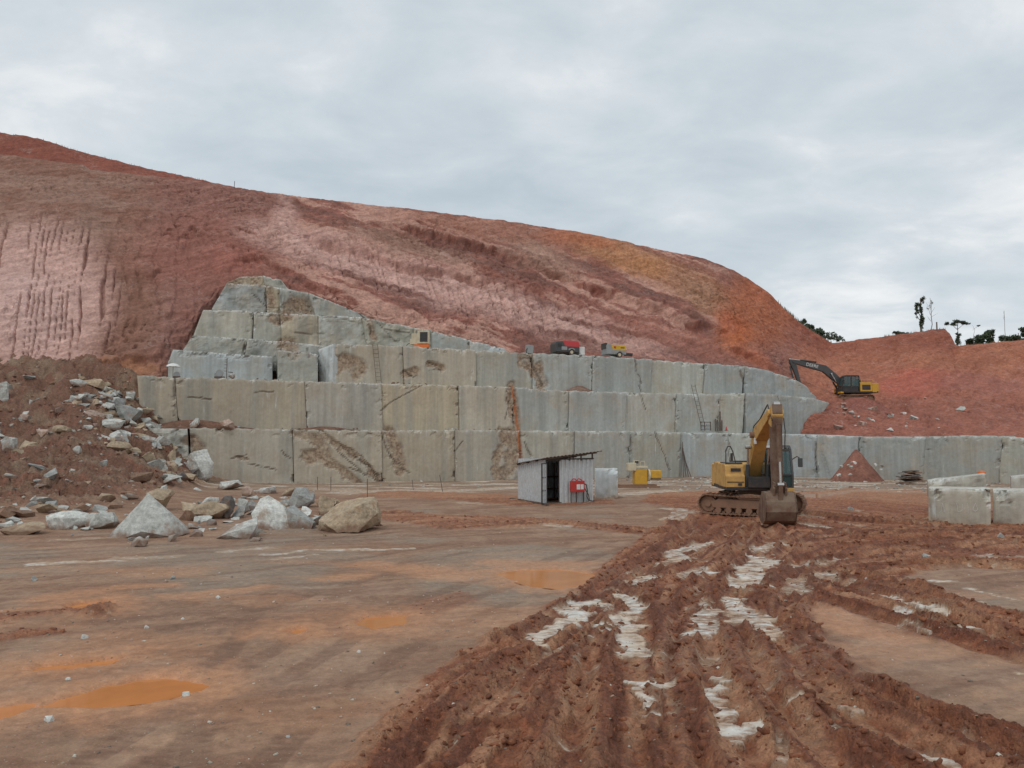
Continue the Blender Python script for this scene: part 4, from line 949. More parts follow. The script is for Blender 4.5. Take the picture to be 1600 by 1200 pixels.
rock(150, 825, 54, 30, 'pale', 'low pale rock touching the left side of the pyramid boulder', npts=20, rough=.05)
rock(30, 837, 62, 22, 'tan', 'flat brown slab at the left edge of the rubble foot', npts=18)
rock(246, 798, 46, 38, 'tan', 'tan blocky boulder just behind the pyramid boulder', npts=14, boxy=.7)
rock(215, 862 - 8, 30, 18, 'pale', 'small pale rock in front of the pyramid boulder', npts=14)
rock(468, 792, 42, 34, 'grey', 'smooth grey block standing behind the split slab', boxy=.8, npts=14)
rock(500, 800, 30, 30, 'brown', 'brown broken slab propped up beside the ochre boulder', tilt=.4)
rock(508, 806, 24, 36, 'ochre', 'upright rusty splinter of rock left of the ochre boulder', boxy=.6)
rock(358, 765, 50, 14, 'pale', 'flat pale slab lying at the foot of the lowest bench', boxy=.8)
rock(410, 772, 40, 14, 'white', 'white flat rock at the bench foot right of the pale slab')
rock(385, 776, 18, 18, 'pink', 'small pinkish block between the flat slabs', boxy=.7)
rock(310, 750, 46, 46, 'white', 'white shattered boulder against the broken bench end', rough=.06, npts=20)
rock(268, 728, 15, 22, 'ochre', 'small orange upright rock below the broken bench end', boxy=.6)
rock(290, 755, 34, 14, 'tan', 'tan flat rock spilled below the orange one')
rock(250, 735, 22, 18, 'pale', 'pale angular rock left of the orange one')
rock(195, 658, 44, 30, 'grey', 'large grey angular block wedged beside the middle bench', boxy=.7, npts=13)
rock(175, 672, 34, 20, 'pale', 'pale block under the large grey angular one', boxy=.6)
rock(138, 650, 40, 16, 'pink', 'long pinkish slab on the upper rubble slope', tilt=.3, boxy=.7)
rock(120, 612, 30, 13, 'pale', 'bluish white flat block near the top of the rubble', boxy=.7)
rock(118, 636, 28, 16, 'white', 'white rock below the bluish flat block')
rock(42, 660, 26, 16, 'white', 'white triangular rock on the upper left slope', npts=9)
rock(35, 670, 16, 13, 'pink', 'round pinkish stone below the triangular rock', boxy=.2)
rock(4, 634, 18, 34, 'pale', 'tall pale rock cut by the left picture edge')
rock(36, 704, 32, 22, 'tan', 'tan jagged rock on the left slope', tilt=.3)
rock(10, 722, 26, 26, 'pale', 'pale upright rock low on the far left slope')
rock(180, 714, 40, 14, 'ochre', 'ochre slab in the middle of the rubble')
rock(186, 692, 40, 20, 'grey', 'grey split rock beside the lowest bench end')
rock(118, 716, 16, 13, 'pale', 'pale pebble-like rock in the middle of the slope, left of the ochre slab')
rock(212, 760, 44, 16, 'brown', 'wide brown mud-covered boulder low on the slope')
rock(106, 757, 14, 8, 'pale', 'pale flat stone low on the slope above the white flaky rock')
rock(90, 690, 34, 14, 'tan', 'tan slab casting a dark shadow on the slope')
rock(230, 726, 28, 18, 'tan', 'tan rock just below the lowest bench end')
rock(1003 - 0, 640, 1, 1, 'dark', None, None, d=200) if False else None
rnd = random.Random(77)
for i, (u, v, w, h, tn, lb) in enumerate(((70, 805, 34, 18, 'tan', 'tan rock above the long white flaky one'), (10, 812, 30, 20, 'brown', 'brown rock at the left edge above the flat slab'), (128, 800, 26, 16, 'brown', 'brown mud-caked rock above the low pale one'), (285, 815, 44, 20, 'brown', 'brown flat rock right of the pyramid boulder'), (300, 826, 30, 12, 'pale', 'pale thin slab right of the pyramid boulder foot'), (270, 846, 24, 12, 'pale', 'pale stone right in front of the pyramid boulder'), (330, 822, 16, 14, 'grey', 'small grey angular rock left of the flat white wedge'), (392, 800, 26, 22, 'grey', 'grey rock behind the white jagged boulder'), (400, 845, 20, 9, 'white', 'thin white flake right of the flat white wedge'), (378, 806, 22, 28, 'pale', 'pale upright slab between dark rounded and white jagged boulders'), (305, 838, 26, 12, 'grey', 'grey flat stone left of the white wedge'), (450, 775, 30, 12, 'tan', 'tan flat rock behind the smooth grey block'), (520, 790, 22, 14, 'tan', 'tan rock behind the ochre boulder'), (590, 822, 14, 6, 'pink', 'small pinkish stone right of the ochre boulder'), (60, 770, 26, 14, 'grey', 'grey rock on the lower left slope'), (160, 786, 30, 14, 'tan', 'tan rock behind the low pale one'), (205, 782, 26, 12, 'pale', 'pale flat rock above the pyramid boulder'), (328, 790, 30, 14, 'white', 'white rock behind the long tan boulder'), (420, 790, 20, 12, 'brown', 'brown rock left of the smooth grey block'), (12, 765, 22, 12, 'pale', 'pale rock on the lower slope at the left edge'))):
    rock(u, v, w, h, tn, lb, npts=9 + i % 4, boxy=.55 + .05 * (i % 6), seed=900 + i, tilt=.3 * math.sin(i * 2.1), rough=.035)
# loose stones on the slope and along its foot
stone_meshes = [rock_mesh('loose_stone', 500 + i, (1, .8, .55), 9, 1, .65, .03) for i in range(9)]
for me_ in stone_meshes: me_.materials[0] = M['stone']
muddy_meshes = []
for me_ in stone_meshes:
    m2 = me_.copy(); m2.materials[0] = M['muddy']; muddy_meshes.append(m2)
SIZE = lambda s: 'small' if s < .35 else ('medium-sized' if s < .7 else 'large')
TW = dict(pale='pale grey', grey='grey', white='white', tan='tan', pink='pinkish', ochre='ochre', brown='brown', dark='dark')
def loose(x, y, z, s, tone, label, group, nm='loose_stone'):
    if label.startswith('*'): label = SIZE(s) + ' ' + TW[tone] + label[1:]
    o = bpy.data.objects.new(nm, rnd.choice(muddy_meshes if nm in ('tumbled_block', 'pile_block') else stone_meshes)); COL.objects.link(o)
    o.location = (x, y, z - s * (.2 if nm in ('tumbled_block', 'pile_block') else .12)); o.scale = (s * rnd.uniform(.7, 1.2), s * rnd.uniform(.7, 1.2), s * rnd.uniform(.6, 1.1)); o.rotation_euler = (rnd.uniform(-.4, .4), rnd.uniform(-.4, .4), rnd.uniform(0, 6.3))
    c = RT[tone]; f_ = rnd.uniform(.8, 1.15); o.color = (c[0] * f_, c[1] * f_, c[2] * f_, 1); tag(o, label, 'stone', group)
n_ok = 0
for i in range(125):    # the thick band of quarry blocks that tumbled beside the bench ends
    t_ = rnd.random(); u = 125 + 190 * t_ + rnd.gauss(0, 24); v = 612 + 135 * t_ + rnd.gauss(0, 19); p = hit(u, v)
    if p.y > 60 or u > 322: continue
    s = rnd.choice([.7, 1.0, 1.3, 1.7, 2.2]) * rnd.uniform(.7, 1.15)
    loose(p.x, p.y, gz(p.x, p.y), s, rnd.choice(['pale', 'white', 'grey', 'tan', 'pale', 'grey', 'dark', 'ochre']), '* block in the tumbled band beside the bench ends, ' + ('upper part' if t_ < .35 else 'middle part' if t_ < .7 else 'lower part'), 'tumbled blocks beside the bench ends', 'tumbled_block')
while n_ok < 150:
    u = rnd.uniform(-20, 330); v = rnd.uniform(600, 800)
    clus = math.exp(-((u - 185) / 70) ** 2 - ((v - (640 + (u - 130) * .6)) / 45) ** 2)
    if rnd.random() > .22 + clus: continue
    p = hit(u, v)
    if p.y > 60 or p.z < .3: continue
    loose(p.x, p.y, gz(p.x, p.y), rnd.choice([.25, .3, .35, .45, .55, .75, .95]) * rnd.uniform(.7, 1.2), rnd.choice(['pale', 'pale', 'grey', 'white', 'tan', 'pink', 'ochre', 'grey']), '* stone lying in the rubble at left, ' + ('high' if v < 660 else 'halfway' if v < 730 else 'low') + (' near the picture edge' if u < 90 else ' in its middle' if u < 190 else ' near the benches'), 'loose stones on the rubble slope'); n_ok += 1
for i in range(70):
    u = rnd.uniform(-20, 560); v = rnd.uniform(780, 846) if u < 300 else rnd.uniform(776, 840)
    p = hit(u, v); loose(p.x, p.y, gz(p.x, p.y), rnd.choice([.14, .2, .3, .4, .55]), rnd.choice(['pale', 'grey', 'white', 'pale', 'tan']), '* broken stone strewn around the big boulders, ' + ('left of the pyramid one' if u < 170 else 'by the pyramid one' if u < 300 else 'by the white and ochre ones'), 'stones around the boulders')
for i in range(62):
    u = rnd.choice([rnd.uniform(-10, 180), rnd.uniform(260, 520), rnd.uniform(285, 500)]); v = rnd.uniform(783, 836) if u < 300 else rnd.uniform(776, 826)
    p = hit(u, v); s = rnd.choice([.5, .65, .8, 1.0, 1.3]); loose(p.x, p.y + .4, gz(p.x, p.y + .4), s, rnd.choice(['pale', 'white', 'grey', 'tan', 'pale', 'grey', 'brown']), '* angular block in the near pile, ' + ('left of the pyramid boulder' if u < 200 else 'right of the pyramid boulder' if u < 360 else 'among the white and ochre boulders') + (', front' if v > 810 else ', rear'), 'angular blocks in the near pile', 'pile_block')
for u, v, w in ((269, 904, 10), (74, 1128, 18), (290, 1083, 13), (52, 906, 12), (105, 1065, 10), (130, 1000, 12), (1451, 878, 18), (228, 983, 9), (1355, 906, 8), (340, 936, 9), (1330, 802, 10), (1565, 845, 12), (560, 1020, 9), (450, 1150, 9), (285, 968, 7), (205, 1000, 6)):
    p = gp(u, v); o = rock(u, v, w, w * .7, rnd.choice(['pale', 'white', 'grey']), 'pale stone lying alone on the open mud, ' + ('near the big puddle' if u < 400 and v > 1040 else 'on the left part of the yard' if u < 400 else 'in the middle foreground' if u < 700 else 'in the rutted right part'), 'stone', 'yard_stone', 'single stones on the yard', sink=.3); o.data.materials[0] = M['stone']
for i in range(46):    # on the red dirt at right
    u = rnd.gauss(1370, 70); v = rnd.uniform(625, 676)
    if u < 1305: continue
    p = hill_at(u, v); loose(p.x, p.y - .1, p.z + .05, rnd.choice([.3, .45, .6, .9, 1.2]), rnd.choice(['white', 'pink', 'pale', 'pink']), '* stone bedded in the red dirt at right, ' + ('just above the bench' if v > 655 else 'higher up'), 'stones in the red dirt')
def ledge(u0, u1, setb, zb, n, smax, tone, label, group):
    for i in range(n):
        u = rnd.uniform(u0, u1); q = onplane(u, 650, wallP(setb), WN)
        loose(q.x, q.y - .15, zb, rnd.uniform(.15, smax), rnd.choice(tone), label, group, 'ledge_stone')
ledge(225, 380, 1.2, 4.25, 26, .7, ['grey', 'pale', 'brown', 'dark'], 'rubble stone on the ledge at the left end of the middle bench', 'rubble on the left ledge')
rock(301, 668, 18, 16, 'pale', 'pale upright shard standing on the ledge by the middle bench', d=58.6, boxy=.6)
rock(350, 668, 30, 16, 'pink', 'pinkish splinter leaning on the left ledge', d=59.0, tilt=.5)
ledge(440, 560, 1.4, 4.2, 16, .3, ['brown', 'dark'], 'small brown stone on the ledge left of the middle', 'small stones on the ledge')
ledge(690, 720, 1.0, 4.2, 6, .5, ['pale', 'grey'], 'pale stone on the lower ledge below the second vein', 'pale stones on the ledge')
ledge(740, 800, 1.3, 4.2, 12, .35, ['brown', 'tan'], 'brown stone on the lower ledge beside the orange vein', 'stones by the orange vein')
ledge(400, 440, 3.2, 8.1, 8, .5, ['brown', 'grey'], 'stone under the dark slot between two upper blocks', 'stones under the slot')
ledge(610, 680, 3.2, 8.1, 10, .35, ['brown', 'tan'], 'stone on the upper ledge under the beige machine', 'stones on the upper ledge')

def mound(name, c, rx, ry_, h, col, label, cat, seed, conic=.5, group=None, rz=.337):
    n = 40; P_ = np.zeros((n, n, 3), np.float32); a = np.linspace(-1, 1, n); gx, gy = np.meshgrid(a, a)
    gx2 = gx * np.sqrt(np.maximum(0, 1 - gy * gy / 2)); gy2 = gy * np.sqrt(np.maximum(0, 1 - gx * gx / 2)); r = np.hypot(gx2, gy2)
    pz = h * ((1 - r) * conic + (1 - conic) * np.exp(-3 * r * r) * (1 - r ** 4)); pz = pz + .10 * h * fbm(gx2 * 3 + seed, gy2 * 3, seed=seed, o=4) * (1.05 - r)
    P_[..., 0] = gx2 * rx; P_[..., 1] = gy2 * ry_; P_[..., 2] = np.maximum(pz, -.05)
    C_ = np.zeros((n, n, 3), np.float32) + col * (1 + .15 * fbm(gx2 * 4, gy2 * 4, seed=seed + 3, o=3))[..., None]
    o = grid_mesh(name, P_, M['hill'], None, C_); o.location = c; o.rotation_euler = (0, 0, rz); tag(o, label, cat, group); return o
q = onplane(302, 668, wallP(1.3), WN); mound('debris_heap', (q.x, q.y, 4.15), 5.0, 1.2, .75, lin(100, 74, 62) * 1.42, 'long heap of brown debris on the ledge by the middle bench', 'dirt heap', 3, .3)
q = onplane(905, 611, wallP(3.4), WN); mound('debris_heap', (q.x, q.y, 7.72), 1.9, .8, .62, lin(112, 90, 78) * 1.42, 'low brown dirt heap on the ledge below the red compressor', 'dirt heap', 5, .5)
p = at(1347, 748, 64.8); mound('dirt_cone', (p.x, p.y + 1.0, -.05), 2.15, 2.1, 2.7, lin(122, 84, 72) * 1.42, 'steep cone of red dirt fallen against the right bench', 'dirt heap', 7, .95)
q = onplane(508, 672, wallP(1.3), WN); mound('debris_heap', (q.x, q.y, 4.1), 3.2, .9, .3, lin(104, 78, 66) * 1.42, 'thin strip of crumbled rock on the ledge, left of the middle', 'dirt heap', 9, .3)
for i in range(14):
    u = rnd.uniform(1305, 1385); v = rnd.uniform(722, 746); f_ = abs(u - 1347) / 40
    p = at(u, v, 63.2 + f_); loose(p.x, p.y, max(0, p.z), rnd.uniform(.2, .55), rnd.choice(['pink', 'pale', 'white']), '* stone on the red dirt cone', 'stones on the dirt cone', 'cone_stone')
#@@PART3@@
# ------------------------------------------------------------------ excavators
def strip(pts, hs):
    """polygon around a centre line with half heights"""
    up, lo = [], []
    for i, (p, h) in enumerate(zip(pts, hs)):
        a = Vector(pts[max(0, i - 1)]); b = Vector(pts[min(len(pts) - 1, i + 1)]); t = (b - a).normalized(); n_ = Vector((-t.y, t.x))
        up.append((p[0] + n_.x * h, p[1] + n_.y * h)); lo.append((p[0] - n_.x * h, p[1] - n_.y * h))
    return up + lo[::-1]
def cylinder(root, a, b, r, mat, x, name='cylinder', rod=.45):
    a, b = Vector((x, *a)), Vector((x, *b)); m = a.lerp(b, rod)
    c = MB().cyl(a, m, r, n=12).cyl(a + (a - m).normalized() * .02, a, r * 1.2, n=10).build(name, mat, root)
    MB().cyl(m, b, r * .55, n=10).cyl(b + Vector((-.12, 0, 0)), b + Vector((.12, 0, 0)), r * .9, n=10).build('piston_rod', M['chrome'], c)
def excavator(label, loc, rz, yaw, foot, elbow, tip, armend, paint, armmat, boommat, cabmat, xb=-.1, curl=0.0, rail=True, boom_h=.36, text=None, detail=True, sink=0.0):
    R_ = empty('excavator', loc, rz, label, 'excavator', 'excavators in the quarry')
    YM = Matrix.Rotation(yaw, 4, 'Z')
    def put(mb, *a, **k_):
        mb.v = [YM @ v for v in mb.v]; return mb.build(*a, **k_)
    # undercarriage
    put(MB().box((0, 0, .62), (1.5, 1.7, .42)).box((0, .95, .48), (1.9, .35, .25)).box((0, -.95, .48), (1.9, .35, .25)).cyl((0, 0, .8), (0, 0, 1.08), .62, n=24), 'undercarriage', M['mudsteel'], R_, bevel=.03)
    for sx in (-1, 1):
        xc = sx * 1.13; r = .40; L_ = 1.55; zc = r + .04
        loop = []; N_ = 46; per = 4 * L_ + 2 * math.pi * r
        def pt(s):
            s %= per
            if s < 2 * L_: return (-L_ + s, zc - r, 0)
            s -= 2 * L_
            if s < math.pi * r: a = -math.pi / 2 + s / r; return (L_ + r * math.cos(a), zc + r * math.sin(a), s / r)
            s -= math.pi * r
            if s < 2 * L_: return (L_ - s, zc + r - .05 * math.sin(math.pi * s / (2 * L_)), math.pi)
            s -= 2 * L_; a = math.pi / 2 + s / r
            return (-L_ + r * math.cos(a), zc + r * math.sin(a), math.pi + s / r)
        tb = MB()
        for i in range(N_):
            y, z, a = pt(i * per / N_)
            tb.box((xc, y, z), (.60, per / N_ * .90, .05), rot=(a, 0, 0))
            ca_, sa_ = math.cos(a), math.sin(a)
            tb.box((xc, y + sa_ * .04, z - ca_ * .04), (.58, .03, .06), rot=(a, 0, 0))
            tb.box((xc, y - sa_ * .05, z + ca_ * .05), (.16, per / N_ * .8, .08), rot=(a, 0, 0))
        tr_ = put(tb, 'track', M['mudsteel'], R_)
        put(MB().prism([(-1.35, .28), (1.35, .28), (1.45, .5), (1.1, .66), (-1.1, .66), (-1.45, .5)], xc - .17, xc + .17), 'track_frame', M['mudsteel'], tr_, bevel=.03)
        for y, nm in ((-L_, 'idler'), (L_, 'sprocket')):
            put(MB().cyl((xc - .12, y, zc), (xc + .12, y, zc), r - .07, n=20).cyl((xc - .2, y, zc), (xc + .2, y, zc), .13, n=12), nm, M['mudsteel'], tr_)
        for y in (-1.1, -.66, -.22, .22, .66, 1.1):
            put(MB().cyl((xc - .2, y, .19), (xc + .2, y, .19), .13, n=12), 'roller', M['mudsteel'], tr_)
        put(MB().prism([(-1.2, .66), (.2, .66), (.5, .86), (-.3, .92), (-1.0, .82)], xc - .22, xc + .22), 'caked_mud', M['mudsteel'], tr_, bevel=.05)
    # house
    MB().box((0, .55, 1.14), (2.68, 3.7, .16)).box((xb, -.75, 1.42), (.9, 1.5, .45)).build('deck', M['black'], R_, bevel=.02)
    cw = [(-1.36, 1.75), (1.36, 1.75), (1.36, 2.2), (1.18, 2.52), (.8, 2.7), (0, 2.78), (-.8, 2.7), (-1.18, 2.52), (-1.36, 2.2)]
    MB().prism(cw, 1.1, 2.12, 'z').build('counterweight', paint, R_, bevel=.07)
    hd = MB().prism([(.45, 1.2), (1.74, 1.2), (1.74, 2.1), (1.62, 2.2), (.6, 2.2), (.45, 2.1)], -1.34, 1.34).build('engine_hood', paint, R_, bevel=.03)
    MB().box((1.352, 1.1, 1.65), (.02, .9, .55)).build('vent_grille', M['black'], hd)
    MB().box((0, 1.1, 2.23), (1.3, .8, .06)).cyl((-.6, 1.3, 2.2), (-.6, 1.3, 2.6), .06).build('exhaust', M['black'], hd)
    bx_ = MB().prism([(-1.3, 1.18), (.43, 1.18), (.43, 2.18), (-.95, 2.18), (-1.12, 2.1), (-1.16, 1.72), (-1.3, 1.68)], -1.36, -.56).build('tool_box', paint, R_, bevel=.04)
    MB().box((-.92, -1.175, 1.93), (.42, .02, .13)).build('box_handle', M['black'], bx_)
    MB().box((-.96, -1.315, 1.42), (.7, .02, .03)).box((-.78, -1.315, 1.32), (.16, .03, .1)).build('step_slot', M['black'], bx_)
    MB().box((-.95, -.35, 2.205), (.7, 1.3, .05)).build('tread_plate', M['darkgrey'], bx_)
    if rail:
        MB().tube([(-1.30, -1.0, 2.15), (-1.28, -.98, 2.75), (-1.2, -.96, 2.92), (-1.08, -.94, 2.92), (-.98, -.92, 2.7), (-.86, -.9, 2.2)], .022).build('hand_rail', M['black'], R_)
    else:
        MB().tube([(-1.2, .5, 2.2), (-1.2, .5, 2.5), (-1.2, 1.7, 2.5), (-1.2, 1.9, 2.2)], .025).tube([(1.2, .6, 2.2), (1.2, .6, 2.5), (1.2, 1.8, 2.5), (1.2, 2.0, 2.2)], .025).build('hand_rail', paint, R_)
    # cab
    cx0, cx1, cy0, cy1 = .46, 1.36, -1.5, .34
    cb = MB()
    prof = [(cy1, 1.2), (cy0 - .02, 1.2), (cy0 - .05, 1.75), (cy0 + .22, 2.78), (cy0 + .4, 2.92), (cy1 - .1, 2.92), (cy1, 2.8)]
    for x in (cx0, cx1):
        s_ = .06 if x == cx0 else -.06
        for a, b in zip(prof, prof[1:] + prof[:1]):
            cb.bar((x + s_ * .5, a[0], a[1]), (x + s_ * .5, b[0], b[1]), .09, .09)
        cb.bar((x + s_ * .5, -.55, 1.2), (x + s_ * .5, -.5, 2.9), .09, .09)
        cb.bar((x + s_ * .5, cy0 - .03, 1.72), (x + s_ * .5, cy1, 1.72), .09, .05)
    for a in prof[1:]: cb.bar((cx0, a[0], a[1]), (cx1, a[0], a[1]), .09, .09)
    cb.box(((cx0 + cx1) / 2, (cy0 + cy1) / 2 + .1, 1.22), (cx1 - cx0 - .02, cy1 - cy0 - .1, .08)).box(((cx0 + cx1) / 2, cy1 - .02, 1.9), (cx1 - cx0 - .05, .05, 1.4))
    cab = cb.build('cab', cabmat, R_, bevel=.012)
    MB().prism([(cy0 + .24, 2.86), (cy0 + .36, 2.95), (cy1 - .05, 2.95), (cy1 + .01, 2.88)], cx0 - .01, cx1 + .01).build('cab_roof', cabmat, cab, bevel=.03)
    gx = (cx0 + .07, cx1 - .07)
    MB().add([(gx[0], cy0 - .035, 1.78), (gx[1], cy0 - .035, 1.78), (gx[1], cy0 + .215, 2.78), (gx[0], cy0 + .215, 2.78)], [(0, 1, 2, 3)]).build('windscreen', M['glass'], cab)
    MB().add([(gx[0], cy0 - .03, 1.27), (gx[1], cy0 - .03, 1.27), (gx[1], cy0 - .05, 1.70), (gx[0], cy0 - .05, 1.70)], [(0, 1, 2, 3)]).build('lower_window', M['glass'], cab)
    for x, nm in ((cx1 - .03, 'door_window'), (cx0 + .03, 'side_window')):
        MB().add([(x, cy0 + .05, 1.76), (x, -.58, 1.76), (x, -.55, 2.84), (x, cy0 + .36, 2.84), (x, cy0 + .24, 2.74)], [(0, 1, 2, 3, 4)]).build(nm, M['glass'], cab)
        MB().add([(x, -.48, 1.76), (x, cy1 - .06, 1.76), (x, cy1 - .06, 2.8), (x, -.46, 2.84)], [(0, 1, 2, 3)]).build(nm, M['glass'], cab)
        MB().box((x, -.6, 1.47), (.03, 1.65, .46)).build('lower_panel', cabmat, cab)
    MB().box(((cx0 + cx1) / 2, -.15, 1.55), (.5, .5, .14)).box(((cx0 + cx1) / 2, .1, 1.95), (.48, .12, .75), rot=(-.15, 0, 0)).build('seat', M['interior'], cab, bevel=.04)
    MB().box(((cx0 + cx1) / 2, cy0 - .02, 1.09), (.92, .3, .2)).build('cab_base', paint, cab, bevel=.03)
    mr = MB().tube([(cx1, cy0 + .2, 2.35), (cx1 + .2, cy0 + .1, 2.5), (cx1 + .3, cy0 + .06, 2.45)], .02).build('mirror_bracket', M['black'], R_)
    MB().box((cx1 + .33, cy0 + .06, 2.25), (.20, .06, .38)).build('mirror', M['darkgrey'], mr, bevel=.03)
    # boom, arm, cylinders
    e1 = (elbow[0] * .55 + foot[0] * .45, elbow[1] * .55 + foot[1] * .45); e2 = (elbow[0] * .6 + tip[0] * .4, elbow[1] * .6 + tip[1] * .4)
    bend = (elbow[0] - foot[0], elbow[1] - foot[1])
    pts = [foot, e1, elbow, e2, tip]; hs = [.22, boom_h * .95, boom_h, boom_h * .82, .17]
    bmo = MB().prism(strip(pts, hs), xb - .26, xb + .26).cyl((xb - .34, *foot), (xb + .34, *foot), .16, n=14).cyl((xb - .3, *tip), (xb + .3, *tip), .15, n=14).build('boom', boommat, R_, bevel=.025)
    if detail:
        MB().prism(strip([(p[0], p[1]) for p in (e1, elbow)], [.2, .2]), xb - .275, xb + .275).build('boom_side_plate', paint, bmo, bevel=.01)
        MB().cyl((xb - .42, *elbow), (xb + .42, *elbow), .13, n=14).build('boom_pin', M['mudsteel'], bmo)
        MB().box((xb - .24, elbow[0] - .12, elbow[1] - .25), (.1, .2, .26)).build('work_light', M['white'], bmo, bevel=.03)
    for s_ in (-.42, .42): cylinder(R_, (-1.15, 1.28), (elbow[0] * .72 + foot[0] * .28, elbow[1] * .72 + foot[1] * .28 - .05), .09, M['darkgrey'] if detail else M['black'], xb + s_, 'boom_cylinder', .55)
    ax = Vector(armend) - Vector(tip); al = ax.length; t_ = ax / al; nrm = Vector((-t_.y, t_.x))
    if nrm.x > 0: nrm = -nrm                                 # away from the machine
    P2 = lambda s, o_: (tip[0] + t_.x * s + nrm.x * o_, tip[1] + t_.y * s + nrm.y * o_)
    tail_ = P2(-.42, .30) if True else None
    MB().prism([P2(-.34, .34), P2(-.05, -.22), P2(.45, -.24), P2(al - .1, -.12), P2(al + .1, 0), P2(al - .1, .14), P2(.8, .26), P2(.0, .40)], xb - .19, xb + .19).build('arm', armmat, R_, bevel=.02)
    MB().prism([P2(-.32, .30), P2(-.1, -.12), P2(.40, -.20), P2(.55, .2), P2(.1, .40)], xb - .215, xb + .215).build('arm_head', paint if detail else armmat, R_, bevel=.02)
    bt = (elbow[0] * .75 + tip[0] * .25, elbow[1] * .75 + tip[1] * .25 + boom_h + .14)
    cylinder(R_, bt, P2(-.34, .26), .10, M['darkgrey'] if detail else M['black'], xb, 'arm_cylinder', .6)
    k1 = P2(al - .45, .0); lk = P2(al - .38, .52)
    cylinder(R_, P2(.45, .46), lk, .085, armmat, xb, 'bucket_cylinder', .62)
    lug = P2(al + .22, .42)
    MB().bar((xb - .2, *k1), (xb - .2, *lk), .05, .12).bar((xb + .2, *k1), (xb + .2, *lk), .05, .12).bar((xb, *lk), (xb, *lug), .16, .14).build('bucket_linkage', armmat, R_)
    if detail:
        MB().tube([(xb - .24, e1[0], e1[1] + .3), (xb - .25, elbow[0], elbow[1] + boom_h + .08), (xb - .23, e2[0], e2[1] + boom_h), (xb - .2, tip[0] + .3, tip[1] + .35), (xb - .22, *P2(.3, .42))], .025).build('hose', M['black'], R_)
        MB().tube([(xb + .24, *P2(.2, .3)), (xb + .27, *P2(.7, .36)), (xb + .25, *P2(1.4, .3))], .02).build('hose', M['black'], R_)
    # bucket
    prof = [(.02, .12), (-.38, .10), (-.62, -.22), (-.74, -.62), (-.60, -1.02), (-.22, -1.20), (.30, -1.16), (.62, -1.02)]
    prof = [(a * .9, b * .9) for a, b in prof]
    ca_, sa_ = math.cos(curl), math.sin(curl)
    q = lambda a, b: (armend[0] + a * ca_ - b * sa_, armend[1] + a * sa_ + b * ca_)
    bw = .57; bk = MB(); n_ = len(prof)
    inn = [(p[0] * .9 + .02, p[1] * .93 - .0) for p in prof]
    shell = [q(*p) for p in prof] + [q(*p) for p in inn[::-1]]
    bk.prism(shell, xb - bw, xb + bw)
    side = [q(*p) for p in prof] + [q(.42, -.4)]
    bk.prism(side, xb - bw - .012, xb - bw + .04).prism(side, xb + bw - .04, xb + bw + .012)
    bko = bk.build('bucket', armmat if not detail else M['rustarm'], R_, bevel=.0)
    MB().prism([q(-.47, -.88), q(-.22, -1.09), q(.27, -1.065), q(.1, -1.10), q(-.22, -1.13), q(-.51, -.93)], xb - bw - .02, xb + bw + .02).build('wear_plate', M['mudsteel'], bko)
    for s_ in (-.22, .22):
        MB().prism([q(.12, -.02), q(.06, .18), q(-.3, .42), q(-.46, .3), q(-.42, .0)], xb + s_ - .04, xb + s_ + .04).build('bucket_ear', M['rustarm'], bko, bevel=.01)
    for i in range(5):
        x = xb - bw + .1 + i * (2 * bw - .2) / 4
        MB().prism([q(.50, -.90), q(.54, -.99), q(.78, -.90)], x - .05, x + .05).build('tooth', M['steel'], bko)
    if text:
        cu = bpy.data.curves.new('maker_name', 'FONT'); cu.body = text; cu.size = .48; cu.extrude = .006; cu.align_x = 'CENTER'; cu.align_y = 'CENTER'
        tmp = bpy.data.objects.new('maker_name', cu); COL.objects.link(tmp)
        bpy.context.view_layer.update()
        me = bpy.data.meshes.new_from_object(tmp.evaluated_get(bpy.context.evaluated_depsgraph_get())); bpy.data.objects.remove(tmp)
        me.materials.clear(); me.materials.append(M['white'])
        to = bpy.data.objects.new('lettering', me); COL.objects.link(to); to.parent = bmo
        a0 = Vector((elbow[0], elbow[1])); a1 = Vector((tip[0], tip[1])); mid_ = a0.lerp(a1, .40); dr = (a0 - a1).normalized()
        to.matrix_local = Matrix.Translation((xb + .268, mid_.x, mid_.y)) @ Matrix(((0, 0, 1, 0), (dr.x, -dr.y, 0, 0), (dr.y, dr.x, 0, 0), (0, 0, 0, 1)))
    return R_
pc = at(1176, 803, 34.8); zc_ = gz(pc.x, pc.y)
excavator('muddy yellow excavator parked in the ruts with its bucket on the ground', (pc.x, pc.y, zc_ - .04), math.radians(-4.5), math.radians(62), (-.35, 1.75), (-1.85, 3.40), (-4.35, 4.22), (-4.40, 1.12),
          M['yellow'], M['rustarm'], M['yellow'], M['darkgrey'], xb=-.02, curl=.12, boom_h=.30)
pf = at(1330, 622, 86.5)
excavator('distant excavator with black boom and yellow body on the red slope', (pf.x, pf.y, pf.z - .55), math.radians(-90), 0.0, (-.6, 1.85), (-2.9, 3.8), (-6.3, 4.6), (-5.5, 1.75),
          M['yellow2'], M['darkgrey'], M['darkgrey'], M['black'], xb=-.05, rail=False, text='DEERE', detail=False, boom_h=.38)
for d_, z_ in ((0, 0),):   # levelled pad of spoil under the far digger
    mound('spoil_pad', (pf.x + .3, pf.y - 1.4, pf.z - 1.9), 6.0, 3.2, 2.05, lin(122, 78, 68) * 1.42, 'low mound of spoil under the distant excavator', 'dirt heap', 14, .12)

